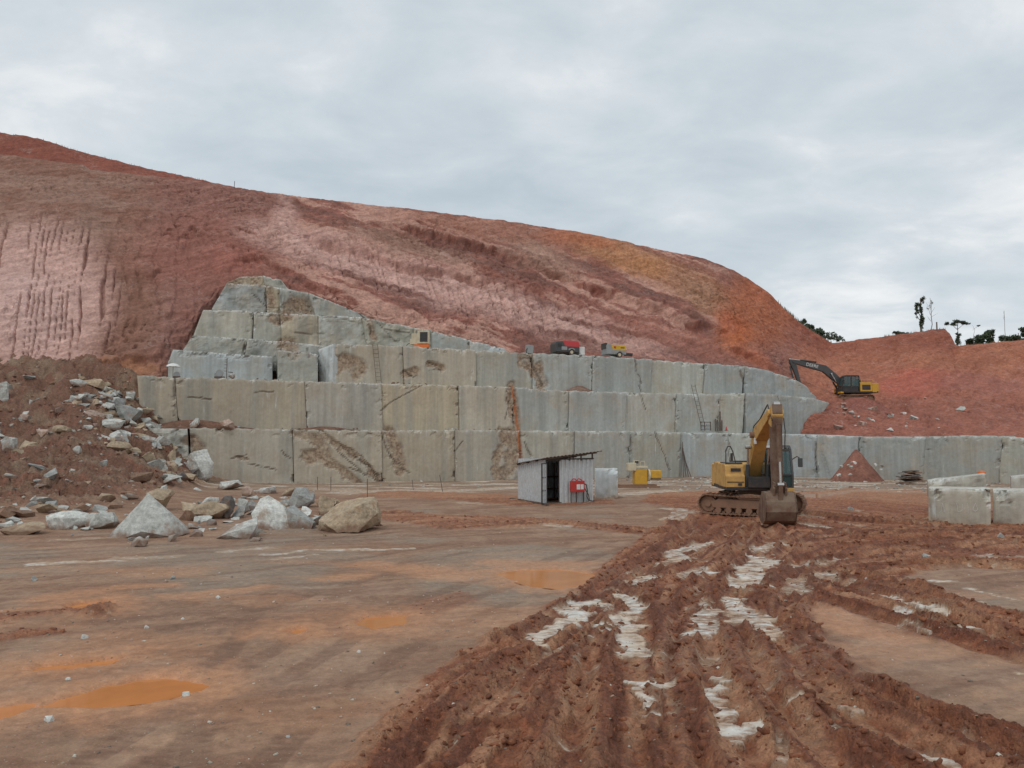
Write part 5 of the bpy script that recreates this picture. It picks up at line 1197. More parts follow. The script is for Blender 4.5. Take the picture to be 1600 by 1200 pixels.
# ------------------------------------------------------------------ corrugated hut
def corr(a, b, z0, z1, pitch=.25, amp=.032, zb1=None):
    """corrugated sheet from plan point a to b; zb1: top height at b"""
    a, b = Vector(a), Vector(b); L_ = (b - a).length; t_ = (b - a) / L_; n_ = Vector((-t_.y, t_.x)); zb1 = z1 if zb1 is None else zb1
    xs = []; s = 0.0
    while s < L_ - .001:
        for f_, h in ((0, 0), (.42, 0), (.55, 1), (.87, 1)):
            q = s + f_ * pitch
            if q < L_: xs.append((q, h))
        s += pitch
    xs.append((L_, 0)); vs = []
    for q, h in xs:
        p = a + t_ * q - n_ * (amp * 2 * h)
        zt = z1 + (zb1 - z1) * q / L_; vs += [(p.x, p.y, z0), (p.x, p.y, zt)]
    fs = [(2 * i, 2 * i + 2, 2 * i + 3, 2 * i + 1) for i in range(len(xs) - 1)]
    # thickness
    m = len(vs); vs += [(x + n_.x * .012, y + n_.y * .012, z) for x, y, z in vs]; fs += [tuple(k_ + m for k_ in f)[::-1] for f in fs]
    mb = MB(); mb.add(vs, fs); return mb
hc = gp(854, 788.5); HT = math.radians(24)
hut = empty('metal_hut', (hc.x, hc.y, gz(hc.x, hc.y) - .02), HT, 'small white corrugated metal hut with open door and dark sloping roof', 'hut')
HW, HL, HH = 2.72, 3.45, 2.26
corr((.72, 0), (HW, 0), .04, HH).build('front_wall', M['sheet'], hut)
corr((0, HL), (0, 0), .04, HH).build('side_wall', M['sheet'], hut)
corr((HW, 0), (HW, HL), .04, HH).build('side_wall', M['sheet'], hut)
corr((HW, HL), (0, HL), .04, HH).build('back_wall', M['sheet'], hut)
dl = MB(); e0 = Vector((-.02, -.03)); e1 = Vector((-.46, -.40))
for p in (e0, e1): dl.bar((p.x, p.y, .06), (p.x, p.y, 2.1), .05)
for z in (.08, .72, 1.38, 2.08): dl.bar((e0.x, e0.y, z), (e1.x, e1.y, z), .04)
door = dl.build('door', M['black'], hut)
corr((e1.x + .02, e1.y + .06), (e0.x + .02, e0.y + .06), .1, 2.06).build('door_sheet', M['sheet'], door)
MB().bar((.0, 0, 0), (.0, 0, HH + .05), .06).bar((.72, .02, 0), (.72, .02, HH), .05).bar((0, .02, HH - .05), (.72, .02, HH - .05), .05).build('door_frame', M['black'], hut)
rz0, rz1 = 2.36, 2.70; rx0, rx1, ry0, ry1 = -.25, HW + .42, -.35, HL + .25
rf = MB(); xs = []; s = 0.0; Lr = rx1 - rx0
while s < Lr:
    for f_, h in ((0, 0), (.3, 0), (.45, 1), (.75, 1)):
        if s + f_ * .21 < Lr: xs.append((s + f_ * .21, h))
    s += .21
vs = []
for q_, h in xs:
    z = rz0 + (rz1 - rz0) * q_ / Lr + .035 * h
    vs += [(rx0 + q_, ry0, z), (rx0 + q_, ry1, z - .42)]
m_ = len(vs); vs2 = vs + [(x, y, z - .012) for x, y, z in vs]
fs = [(2 * i, 2 * i + 2, 2 * i + 3, 2 * i + 1) for i in range(len(xs) - 1)]
rf.add(vs2, fs + [tuple(k_ + m_ for k_ in f)[::-1] for f in fs] + [(2 * i, 2 * i + m_, 2 * i + 2 + m_, 2 * i + 2) for i in range(len(xs) - 1)])
roof = rf.build('roof', M['roof'], hut)
for y in (-.2, .9, 2.0, 3.2):
    MB().bar((rx0 + .05, y, rz0 - .04 - .105 * (y + .35)), (rx1 - .3, y, rz0 - .04 - .105 * (y + .35) + (rz1 - rz0) * (Lr - .35) / Lr), .06, .07).build('roof_beam', M['wood'], roof)
for x in (.1, .75, 1.35, 2.0, HW - .05):
    MB().bar((x, -.03, HH - .06), (x, -.03, rz0 + (rz1 - rz0) * (x - rx0) / Lr - .02), .06).build('roof_post', M['wood'], roof)
MB().bar((-.1, -.04, HH + .02), (HW + .02, -.04, HH + .05), .05, .07).build('wall_plate', M['black'], hut)
for i in range(5):
    MB().box((.05 + .3 * i + .3, HL / 2, .03), (.28, HL - .1, .05)).build('floor_plank', M['wood'], hut)
MB().box((-.30, HL * .45, .05), (.16, HL + 1.1, .10)).box((.2, -.14, .05), (1.1, .18, .10)).build('skid_beam', M['wood'], hut)
sh = MB().box((1.2, HL - .35, 1.25), (2.2, .45, .05)).box((1.2, HL - .35, .6), (2.2, .45, .05)).bar((.3, HL - .2, 0), (.3, HL - .2, 2.0), .05).bar((2.1, HL - .2, 0), (2.1, HL - .2, 2.0), .05).build('shelf', M['wood'], hut)
for i, (x, z, s_) in enumerate(((.55, 1.42, .25), (.9, 1.4, .2), (.6, .75, .22), (1.0, .76, .25), (.5, .2, .3))):
    MB().box((x, HL - .5 - .1 * i, z), (s_, s_, s_ * 1.1)).build('stored_box', [M['grey'], M['red'], M['beige'], M['interior'], M['orange']][i], hut, bevel=.02)
# red fire point beside it
fp = hut.matrix_basis @ Vector((1.62, -.30, 0)); fe = empty('hose_cabinet', (fp.x, fp.y, gz(fp.x, fp.y)), HT, 'red cabinet on legs with white papers and hoses, before the hut wall', 'cabinet')
MB().box((0, 0, .82), (.80, .16, .58)).build('case', M['red'], fe, bevel=.03)
for s_ in (-.36, -.05, .38): MB().bar((s_, .02, 0), (s_, .02, .55), .04).build('leg', M['black'], fe)
for x, w in ((.02, .2), (.24, .17)): MB().box((x, -.085, .80), (w, .01, .26)).build('paper_sheet', M['white'], fe)
MB().tube([(-.35, 0, 1.1), (-.25, -.03, 1.22), (-.12, -.03, 1.2), (-.05, -.02, 1.1), (.05, -.03, 1.22), (.2, -.03, 1.18), (.28, -.02, 1.1)], .025).build('hose', M['red'], fe)
MB().tube([(.38, -.05, .95), (.5, -.06, .9), (.55, -.08, .6), (.5, -.1, .3), (.6, -.12, .1), (.8, -.15, .06), (.9, -.2, .08)], .03).tube([(.42, -.02, .7), (.62, -.05, .4), (.66, -.1, .12), (.5, -.2, .05)], .025).build('drain_hose', M['rubber'], fe)
# rough stone block to the right of the hut
def freeblock(label, u0, u1, vt, vb, d, tn, th, yaw=.1, rough=.05, vt2=None, name='stone_block', chip=1.5, group=None):
    n_ = Vector((yaw, -1, 0)).normalized(); Pm = at((u0 + u1) / 2, vb, d)
    o = block(name, None, [(u0, vb + 4), (u0, vt)], [(u1, vb + 4), (u1, vt if vt2 is None else vt2)], Pm, n_, th, 0, tn, step=.09, rough=rough, chip=chip, mud=.28)
    tag(o, label, 'stone block', group); return o
freeblock('rough chalky stone block standing right against the hut', 929, 966, 733, 776, 45.2, 'pale', 1.3, -.1, .05)
freeblock('large stone block with chalk scribbles in front of the right bench', 1450, 1549, 763, 818, 30.6, 'grey', 1.7, -.56, .03, 765)
freeblock('stone block cut by the right picture edge, beside the chalk-marked one', 1551, 1660, 766, 820, 30.2, 'grey', 1.7, -.60, .05, 767)
freeblock('wedge-topped stone block behind the chalk-marked one', 1449, 1542, 752, 772, 34.6, 'grey', 1.6, -.50, .1, 741)
freeblock('far stone block at the right edge behind the front pair', 1579, 1660, 745, 770, 39.0, 'grey', 1.5, -.6, .05, 738)
blk = [o for o in bpy.data.objects if o.get('label', '').startswith('large stone block with chalk')][0]
for u, v, lst in ((1470, 800, [(0, 0), (3, -14), (6, 0)]), (1495, 798, [(0, -12), (2, 2), (8, 0), (9, -10)]), (1512, 800, [(0, -14), (1, 2)]), (1520, 796, [(0, 0), (4, -10), (8, 0), (4, 3), (0, 0)])):
    P0 = blk.location; n_ = Vector((-.56, -1, 0)).normalized(); q = [onplane(u + a, v + b, at(1500, 818, 30.6) + n_ * .035, n_) - P0 for a, b in lst]
    cm = MB()
    for a, b in zip(q[:-1], q[1:]): cm.bar(a, b, .007, .012)
    cm.build('chalk_mark', M['white'], blk)
p = at(1534, 746, 37.2); dr = empty('orange_drum', (p.x, p.y, p.z - .05), .3, 'orange plastic drum on the stones at right', 'drum')
MB().cyl((0, 0, 0), (0, 0, .12), .16, .18, n=16).cyl((0, 0, .12), (0, 0, .30), .18, .18, n=16).build('body', M['orange'], dr, bevel=.015)
MB().cyl((0, 0, .30), (0, 0, .36), .14, .11, n=16).build('lid', M['orange'], dr)
MB().cyl((0, 0, -.12), (0, 0, 0.0), .15, .15, n=12).build('stand', M['grey'], dr)
sl = empty('slab_pile', (at(1420, 750, 60)[:2] + (0,)) if False else (at(1421, 750, 60).x, 60, 0), .1, 'untidy pile of dark broken slabs beside the dirt cone', 'slab pile')
rr_ = random.Random(4)
for i in range(11):
    w = rr_.uniform(1.0, 2.3); z = .08 + i * .085
    MB().box((rr_.uniform(-.45, .45) * (1 - i / 14), rr_.uniform(-.4, .4), z + .04), (w * (1 - i / 20), rr_.uniform(.7, 1.3), .075), rot=(rr_.uniform(-.12, .12), rr_.uniform(-.13, .13), rr_.uniform(-.5, .5))).build('slab', M['boulder'], sl, bevel=.012, color=[RT['dark'], RT['brown'], RT['dark'], RT['pink']][i % 4])

# ------------------------------------------------------------------ wire saw behind the hut
p = gp(985, 754); ws = empty('wire_saw_machine', (p.x, 55.5, 0), math.radians(8), 'yellow and beige stone-cutting wire saw behind the hut', 'machine')
MB().box((-.55, 0, .15), (2.6, .9, .16)).box((-.55, -.5, .06), (3.0, .08, .12)).box((-.55, .5, .06), (3.0, .08, .12)).build('base_rail', M['mudsteel'], ws, bevel=.02)
MB().box((-.30, .1, .75), (.9, .7, 1.05)).build('column', M['yellow2'], ws, bevel=.04)
mo = MB().box((.72, 0, .92), (.82, .8, .55)).build('motor_housing', M['yellow2'], ws, bevel=.06)
MB().box((.72, -.1, .60), (.7, .6, .1)).build('motor_plate', M['steel'], mo)
MB().cyl((.20, -.1, .85), (.30, -.1, .85), .42, n=28).build('flywheel', M['beige'], ws)
MB().cyl((.12, -.1, .85), (.20, -.1, .85), .14, n=14).build('hub', M['steel'], ws)
ct = MB().box((-.45, 0, 1.42), (1.25, .55, .16)).box((-.95, 0, 1.45), (.55, .6, .55)).build('control_cabinet', M['beige'], ws, bevel=.03)
MB().box((-.62, -.05, 1.75), (.34, .3, .26)).build('control_panel', M['beige'], ct, bevel=.03)
MB().box((-.62, -.21, 1.77), (.26, .02, .17)).build('screen', M['interior'], ct)
MB().tube([(-.3, 0, 1.5), (-.28, 0, 1.82), (.02, 0, 1.82), (.04, 0, 1.5)], .025).build('guard_rail', M['beige'], ct)
# ------------------------------------------------------------------ machines on the top bench
def on3(u, back=.9): 
    q = onplane(u, t3(u), wallP(4.0 + back), WN); z = onplane(u, t3(u), wallP(4.0), WN).z; return Vector((q.x, q.y, z))
BY = math.atan2(.35, 1)
p = on3(657, .8); gm = empty('pump_unit', (p.x, p.y, p.z - .06), BY - .35, 'cream cabinet with black grille on orange base, on the top bench', 'machine')
MB().box((.15, 0, .20), (1.25, 1.0, .30)).build('base_tank', M['roof'] if False else M['orange'], gm, bevel=.03)
cb_ = MB().box((.28, 0, .98), (1.0, .95, 1.15)).build('cabinet', M['beige'], gm, bevel=.04)
MB().box((.34, -.49, 1.0), (.66, .03, .84)).build('grille', M['black'], cb_)
for i in range(6): MB().box((.34, -.51, .66 + i * .13), (.64, .02, .03)).build('grille_bar', M['darkgrey'], cb_)
MB().box((-.48, .05, .85), (.55, .7, .95)).build('side_box', M['beige'], gm, bevel=.03)
MB().box((-.78, -.05, .6), (.25, .4, .5)).build('valve_box', M['beige'], gm, bevel=.03)
MB().tube([(-.5, 0, 1.3), (-.5, 0, 1.72), (.15, 0, 1.72), (.15, 0, 1.55)], .05).build('pipe', M['beige'], gm)
MB().tube([(-.9, -.1, .5), (-1.1, -.2, .4), (-1.3, -.3, .05)], .03).build('hose', M['rubber'], gm)
def wheel(root, x, y, r):
    w = MB().cyl((x, y - .09, r), (x, y + .09, r), r, n=20).build('wheel', M['rubber'], root, bevel=.03)
    MB().cyl((x, y - .10, r), (x, y - .06, r), r * .55, n=14).build('rim', M['beige'], w)
p = on3(886, .9); c1 = empty('air_compressor', (p.x, p.y, p.z), BY, 'red and black towable air compressor on the top bench', 'compressor', 'compressors on the top bench')
MB().prism([(-1.42, .28), (1.0, .28), (1.0, .80), (-.3, .85), (-.62, 1.30), (-1.32, 1.24), (-1.45, 1.0)], -.65, .65, 'y').build('lower_body', M['darkgrey'], c1, bevel=.05)
MB().prism([(-.70, 1.30), (-.45, .80), (.98, .76), (.98, 1.18), (.86, 1.34), (-.55, 1.36)], -.66, .66, 'y').build('hood', M['redtarp'], c1, bevel=.05)
MB().box((-.55, -.665, .62), (.55, .02, .32)).build('panel', M['grey'], c1); MB().box((-1.0, -.665, .9), (.4, .02, .3)).build('vent', M['black'], c1)
MB().box((0, 0, .22), (2.4, .9, .1)).build('chassis', M['steel'], c1)
MB().prism([(-.15, .45), (-.1, .6), (.1, .66), (.3, .66), (.45, .58), (.52, .45), (.45, .45), (.28, .58), (.1, .58), (-.05, .45)], -.74, -.5, 'y').build('mudguard', M['grey'], c1)
wheel(c1, .18, -.6, .28); wheel(c1, .18, .6, .28)
MB().box((1.32, 0, .48), (.58, .9, .75)).build('tool_crate', M['white'], c1, bevel=.02)
MB().bar((1.0, 0, .25), (1.7, 0, .2), .1).build('tow_bar', M['grey'], c1)
p = on3(962, .9); c2 = empty('air_compressor', (p.x, p.y, p.z), BY, 'grey towable air compressor with yellow hood on the top bench', 'compressor', 'compressors on the top bench')
MB().prism([(-1.22, .32), (.82, .32), (.82, .74), (-.6, .80), (-.85, 1.30), (-1.1, 1.32), (-1.25, 1.1)], -.62, .62, 'y').build('lower_body', M['grey'], c2, bevel=.05)
hd2 = MB().prism([(-.80, 1.22), (-.60, .72), (.82, .70), (.80, 1.05), (.66, 1.20)], -.63, .63, 'y').build('hood', M['yellow3'], c2, bevel=.04)
MB().box((-.40, -.64, .98), (.22, .01, .2)).build('badge', M['red'], hd2); MB().box((.42, -.64, .96), (.4, .01, .1)).build('badge', M['darkgrey'], hd2)
MB().box((-1.2, 0, 1.12), (.16, 1.0, .55)).build('end_vent', M['darkgrey'], c2)
MB().prism([(-.28, .42), (-.18, .62), (.0, .7), (.22, .7), (.42, .6), (.5, .42), (.4, .42), (.2, .6), (.02, .6), (-.18, .42)], -.70, -.48, 'y').build('mudguard', M['grey'], c2)
wheel(c2, .1, -.55, .29); wheel(c2, .1, .55, .29)
MB().bar((.8, 0, .42), (1.75, 0, .32), .12).bar((.8, -.4, .42), (1.6, 0, .35), .1).box((1.35, 0, .42), (.7, .5, .22)).build('tow_bar', M['black'], c2)
p = on3(827, .9); hp = empty('hose_reel', (p.x, p.y, p.z), BY, 'small grey tool bin on the top bench, left of the red compressor', 'tool bin')
MB().box((0, 0, .42), (.62, .6, .8), rot=(0, .12, 0)).build('bin', M['grey'], hp, bevel=.05); MB().tube([(-.3, -.3, .5), (-.45, -.32, .3), (-.4, -.3, .02)], .04).build('hose', M['rubber'], hp)

# ------------------------------------------------------------------ things on the middle bench, left
def on2(u, back=.5):
    q = onplane(u, t2(u), wallP(2.0 + back), WN); z = onplane(u, t2(u), wallP(2.0), WN).z; return Vector((q.x, q.y, z))
p = on2(270, .7); um = empty('parasol', (p.x, p.y, p.z), 0, 'white parasol standing at the left end of the upper ledge', 'parasol')
MB().cyl((0, 0, 0), (0, 0, 1.02), .02, n=8).build('pole', M['steel'], um)
vs = [(0, 0, 1.12)]; nseg = 16
for k_, (r, z) in enumerate(((.22, 1.08), (.42, .98), (.54, .86))): vs += [(r * math.cos(2 * math.pi * i / nseg), r * math.sin(2 * math.pi * i / nseg), z - (.03 if (i % 2 and k_ == 2) else 0)) for i in range(nseg)]
fs = [(0, 1 + i, 1 + (i + 1) % nseg) for i in range(nseg)] + [(1 + k_ * nseg + i, 1 + (k_ + 1) * nseg + i, 1 + (k_ + 1) * nseg + (i + 1) % nseg, 1 + k_ * nseg + (i + 1) % nseg) for k_ in range(2) for i in range(nseg)]
MB().add(vs, fs).build('canopy', M['white'], um)
p = on2(276, .6); sv = empty('wire_guide_pulley', (p.x, p.y, p.z), .2, 'small dark pulley unit under the parasol', 'pulley')
MB().cyl((0, -.08, .24), (0, .08, .24), .22, n=16).build('wheel', M['grey'], sv); MB().box((0, 0, .06), (.5, .3, .12)).build('base', M['steel'], sv)
p = on2(343, .6); sv = empty('wire_guide_pulley', (p.x, p.y, p.z), .2, 'dark pulley unit left of the tall rod on the upper ledge', 'pulley')
MB().cyl((0, -.1, .44), (0, .1, .44), .28, n=18).cyl((-.22, -.06, .3), (-.22, .06, .3), .18, n=14).build('wheel', M['grey'], sv); MB().box((0, 0, .09), (.75, .35, .18)).build('base', M['steel'], sv)
p = on2(362, .55); sv = empty('white_sack', (p.x, p.y, p.z), 0, 'white sack with dark strap right of the tall rod', 'sack')
me = rock_mesh('sack', 41, (.5, .4, .58), 26, 2, .3, .02); o = bpy.data.objects.new('bag', me); COL.objects.link(o); o.parent = sv; o.color = (.62, .63, .60, 1)
MB().bar((-.25, -.1, .56), (.1, -.12, .52), .08, .05).build('strap', M['black'], sv)
p = on2(354, .5); rd = empty('drill_rod', (p.x, p.y, p.z), 0, 'tall dark rod with cross pegs on the upper ledge', 'rod')
MB().cyl((0, 0, -.05), (0, 0, 1.66), .03, n=8).build('rod', M['steel'], rd)
for i, z in enumerate((.62, .86, 1.12, 1.34, 1.5)): MB().bar((-.2, 0, z), (.03, 0, z), .035).build('peg', M['steel'], rd)

# ------------------------------------------------------------------ ladders, bars and tools on the faces
def ladder(label, b, t, w=.42, rungs=10, mat='steel', cat='ladder'):
    b, t = Vector(b), Vector(t); d = t - b; sx_ = Vector((1, .35, 0)).normalized() * w * .5
    r = empty('ladder', b, 0, label, cat, 'ladders on the benches')
    for s_ in (-1, 1): MB().bar(sx_ * s_, d + sx_ * s_, .035).build('rail', M[mat], r)
    for i in range(rungs):
        q = d * ((i + .6) / rungs); MB().bar(q - sx_, q + sx_, .025).build('rung', M[mat], r)
def onb(u, v, setb, out): return onplane(u, v, wallP(setb - out), WN)
ladder('rusty ladder on the top bench below the cream machine', onb(592, 598, 4, .5), onb(586, 538, 4, .12))
ladder('ladder leaning on the middle bench left of the near excavator', onb(1099, 668, 2, .9), onb(1083, 601, 2, .12), rungs=11)
pr_n = RN if RN.y < 0 else -RN
def onr(u, v, out): return onplane(u, v, RP0 + pr_n * out, pr_n)
ladder('ladder leaning on the right bench beside the dirt cone', onr(1296, 746, .9), onr(1283, 703, .15), rungs=9, mat='grey')
ladder('slim ladder standing on the right bench behind the near cab', onr(1276, 748, .35), onr(1274, 690, .12), w=.3, rungs=12, mat='grey')
def bars(name, label, cat, lst, r=.03, mat='steel'):
    b0 = Vector(lst[0][0]); rt = empty(name, b0, 0, label, cat)
    for a, b in lst: MB().cyl(Vector(a) - b0, Vector(b) - b0, r, n=6).build('bar', M[mat], rt)
bars('steel_bars', 'bundle of dark bars leaning on the lowest bench left of the excavator', 'bars', [(onb(u, 746, 0, .6), onb(u2, v2, 0, .12)) for u, u2, v2 in ((1064, 1066, 692), (1068, 1066, 690), (1072, 1067, 700), (1076, 1068, 705), (1080, 1068, 712))])
bars('steel_bars', 'cluster of drill bars standing on the ledge right of the leaning ladder', 'bars', [(onb(u, 673, 2, .6), onb(u2, v2, 2, .2)) for u, u2, v2 in ((1118, 1118, 655), (1121, 1121, 656), (1124, 1125, 644), (1126, 1125, 643), (1128, 1128, 657))], .06)
cr = onb(1103, 673, 2, .9); ce = empty('tool_rack', cr, 0, 'rusty tool rack at the foot of the leaning ladder', 'rack')
for x in (-.45, -.1, .45): MB().bar((x, 0, 0), (x, .1, .85), .07).build('post', M['steel'], ce)
for z in (.15, .45, .8): MB().bar((-.5, .03, z), (.5, .03, z), .06).build('shelf_bar', M['steel'], ce)
for x, z in ((-.3, .25), (.2, .55), (.25, .25)): MB().box((x, .05, z), (.28, .2, .2)).build('tool_box', M['grey'], ce, bevel=.02)
p = onb(1135, 673, 2, .8); tc = empty('traffic_cone', p, 0, 'small red cone on the ledge right of the drill bars', 'cone')
MB().cyl((0, 0, .03), (0, 0, .42), .11, .02, n=14).build('cone', M['red'], tc); MB().box((0, 0, .015), (.3, .3, .03)).build('base', M['black'], tc)
for i, (u, v0, v1, lean) in enumerate(((496, 766, 745, 0), (517, 767, 745, 0), (574, 776, 748, 0), (646, 765, 750, -2), (692, 768, 742, -5), (1148, 745, 720, 3))):
    q = gp(u, v0); t_ = at(u + lean, v1, q.y)
    o = MB().cyl((0, 0, -.1), (t_.x - q.x, 0, t_.z), .022, n=6).build('marker_rod', M['steel'], loc=(q.x, q.y, 0)); tag(o, ['leftmost thin rod stuck in the ground before the lowest bench', 'second thin rod from the left before the lowest bench', 'thin rod nearest the yard before the lowest bench', 'short thin rod right of the nearest one', 'leaning thin rod left of the hut', 'thin rod standing behind the near excavator'][i], 'rod', 'thin rods before the bench')
tag(MB().cyl((0, 0, -.2), (.03, 0, .7), .035, n=6).build('survey_post', M['wood'], loc=at(366, 292, 92.0)), 'lone thin post on the skyline at left', 'post')

# ------------------------------------------------------------------ vegetation on the skyline
def leaves(mb, c, r, n, s, rr, flat=1.0):
    for _ in range(n):
        v = Vector([rr.gauss(0, 1) for _ in range(3)]); v.normalize(); v *= rr.random() ** .45
        p = Vector(c) + Vector((v.x * r[0], v.y * r[1], v.z * r[2]))
        a = Vector([rr.gauss(0, 1) for _ in range(3)]).normalized(); b = a.orthogonal().normalized(); q = s * rr.uniform(.6, 1.4)
        mb.add([p - a * q, p - b * q * .5, p + a * q, p + b * q * .5], [(0, 1, 2, 3)])
def limb(mb, p0, p1, r0, r1, rr, k_=5, wob=.08):
    p0, p1 = Vector(p0), Vector(p1); L_ = (p1 - p0).length; prev = p0
    for i in range(1, k_ + 1):
        q = p0.lerp(p1, i / k_) + Vector((rr.gauss(0, wob), rr.gauss(0, wob), 0)) * L_ * .2 * (i < k_)
        mb.cyl(prev, q, r0 + (r1 - r0) * (i - 1) / k_, r0 + (r1 - r0) * i / k_, n=6); prev = q
def tree(label, base, h, r0, clumps, seed, leaf='leaf', name='tree', cat='tree', group='trees on the skyline', limbs=None, s=.22, dens=1.0):
    rr = random.Random(seed); T = empty(name, base, 0, label, cat, group)
    tb = MB(); limb(tb, (0, 0, -1.2), (0.0, 0, h), r0, r0 * .35, rr, 6)
    for c, r in clumps: limb(tb, (0, 0, min(h * .75, max(.3, c[2] - r[2] - .5))), c, r0 * .45, r0 * .12, rr, 3)
    for a, b in (limbs or []): limb(tb, a, b, r0 * .4, r0 * .1, rr, 3)
    tb.build('trunk', M['bark'], T)
    lb = MB(); s = s * 1.3
    for c, r in clumps:
        for _ in range(5):
            q = Vector(c) + Vector((rr.uniform(-.7, .7) * r[0], rr.uniform(-.7, .7) * r[1], rr.uniform(-.7, .7) * r[2])); leaves(lb, q, [k_ * .5 for k_ in r], int(60 * dens * r[0] * max(r[2], .5) / .6), s, rr)
    lb.build('crown', M[leaf], T)
def sky_base(u, v, d): return at(u, v, d)[:]
px = 119 / F
tree('tall dead tree wrapped in climbing vines on the skyline', sky_base(1440, 516, 119.5), 5.0, .16, [((.15, 0, 4.6), (.55, .5, .55)), ((-.4, 0, 3.9), (.55, .5, .4)), ((-.7, 0, 3.2), (.35, .3, .7)), ((.1, 0, 3.3), (.4, .4, .8)), ((.1, 0, 2.2), (.4, .4, .9)), ((0, 0, 1.0), (.38, .35, .9)), ((-.75, 0, 2.3), (.2, .2, .5))], 3, s=.14)
tree('bare thin tree just right of the vine-wrapped one', sky_base(1455, 516, 119.5), 5.0, .07, [((.3, 0, 4.4), (.4, .3, .5)), ((-.3, 0, 3.4), (.3, .3, .6))], 5, 'leaf2', limbs=[((0, 0, 2.5), (.7, 0, 3.6)), ((0, 0, 3.2), (-.6, 0, 4.3)), ((0, 0, 2.0), (1.1, 0, 2.6)), ((0, 0, 1.4), (-.5, .2, 2.3))], s=.07, dens=.5)
tag(MB().cyl((0, 0, -.4), (.0, 0, 1.25), .12, .10, n=8).build('tree_stump', M['bark'], loc=sky_base(1464, 516, 119)), 'short dead stump right of the bare thin tree', 'stump')
tree('umbrella-crowned tree with thin stem right of the bank corner', sky_base(1497, 545, 121), 4.0, .10, [((-.9, 0, 3.9), (.75, .6, .28)), ((.2, 0, 4.25), (.9, .6, .28)), ((1.2, 0, 3.95), (.7, .6, .28)), ((0, 0, 1.2), (.5, .5, .9)), ((.1, 0, 2.1), (.35, .3, .5))], 7, 'leaf2', s=.16)
tree('dark rounded bushy tree in the middle of the right skyline', sky_base(1533, 545, 123), 2.0, .16, [((-1.6, 0, 1.2), (1.0, .9, .7)), ((-.3, 0, 1.6), (1.1, .9, .8)), ((.9, 0, 2.0), (1.1, .9, .8)), ((1.5, 0, 2.5), (.6, .6, .5)), ((-1.3, 0, .6), (1.0, .8, .6)), ((.3, 0, .8), (1.5, 1, .7)), ((1.6, 0, 1.1), (.9, .8, .7))], 9, s=.2)
tree('dark bushy tree at the right picture edge', sky_base(1592, 540, 123), 2.0, .16, [((-1.8, 0, .9), (1.0, .9, .7)), ((-.4, 0, 1.2), (1.0, .9, .7)), ((.7, 0, 2.0), (1.0, .9, .8)), ((1.8, 0, 1.8), (1.0, .9, .9)), ((.3, 0, .8), (1.4, 1, .7))], 11, s=.2)
tree('slim bare sapling rising behind the right bushes', sky_base(1571, 535, 122), 5.0, .05, [((-.05, 0, 4.8), (.12, .1, .2))], 13, 'leaf2', limbs=[((0, 0, 3.5), (-.25, 0, 4.2))], s=.05, dens=.4)
tree('spindly sapling with one tuft between umbrella tree and bush', sky_base(1521, 540, 122), 3.2, .04, [((.9, 0, 3.1), (.28, .2, .18))], 15, limbs=[((0, 0, 2.6), (.9, 0, 3.05))], s=.09)
tree('leafy shrub at the notch behind the hill nose', sky_base(1268, 522, 121), 1.2, .09, [((-1.4, 0, 1.7), (.7, .6, .7)), ((-.4, 0, .9), (1.0, .8, .7)), ((.8, 0, .5), (1.1, .9, .6))], 17, s=.2, group='shrubs on the skyline', cat='shrub', name='shrub')
tree('pale spreading shrub right of the notch', sky_base(1295, 534, 121), 1.0, .07, [((-.6, 0, 1.0), (1.0, .8, .6)), ((.7, 0, .9), (1.1, .8, .55)), ((1.7, 0, .5), (.7, .6, .5))], 19, 'leaf2', s=.17, dens=.6, group='shrubs on the skyline', cat='shrub', name='shrub')
tree('low green shrub peeping over the right bank', sky_base(1408, 524, 120.5), .5, .05, [((-.6, 0, .25), (.8, .6, .3)), ((.5, 0, .3), (.7, .6, .3))], 21, 'leaf2', s=.15, group='shrubs on the skyline', cat='shrub', name='shrub')
gr = MB(); rr = random.Random(8)
for i in range(420):
    u = rr.choice([rr.uniform(1215, 1300), rr.uniform(1380, 1478), rr.uniform(-40, 330), rr.uniform(1500, 1600)])
    if u < 335: p = at(u, float(np.interp(u, [a for a, b in RB], [b for a, b in RB])) + 1, 106.5)
    else: p = at(u, float(np.interp(u, [a for a, b in CREST], [b for a, b in CREST])) + 1, hill_at(u, 300).y + .6)
    h = rr.uniform(.12, .5) * (1 if u > 335 else .8); a = Vector((rr.uniform(-.3, .3), rr.uniform(-.2, .2), 1)) * h
    gr.add([p + Vector((-.06, 0, -.2)), p + Vector((.06, 0, -.2)), p + a], [(0, 1, 2)])
tag(gr.build('crest_grass', M['leaf2']), 'sparse tufts of grass along the hill crest', 'grass', kind='stuff')

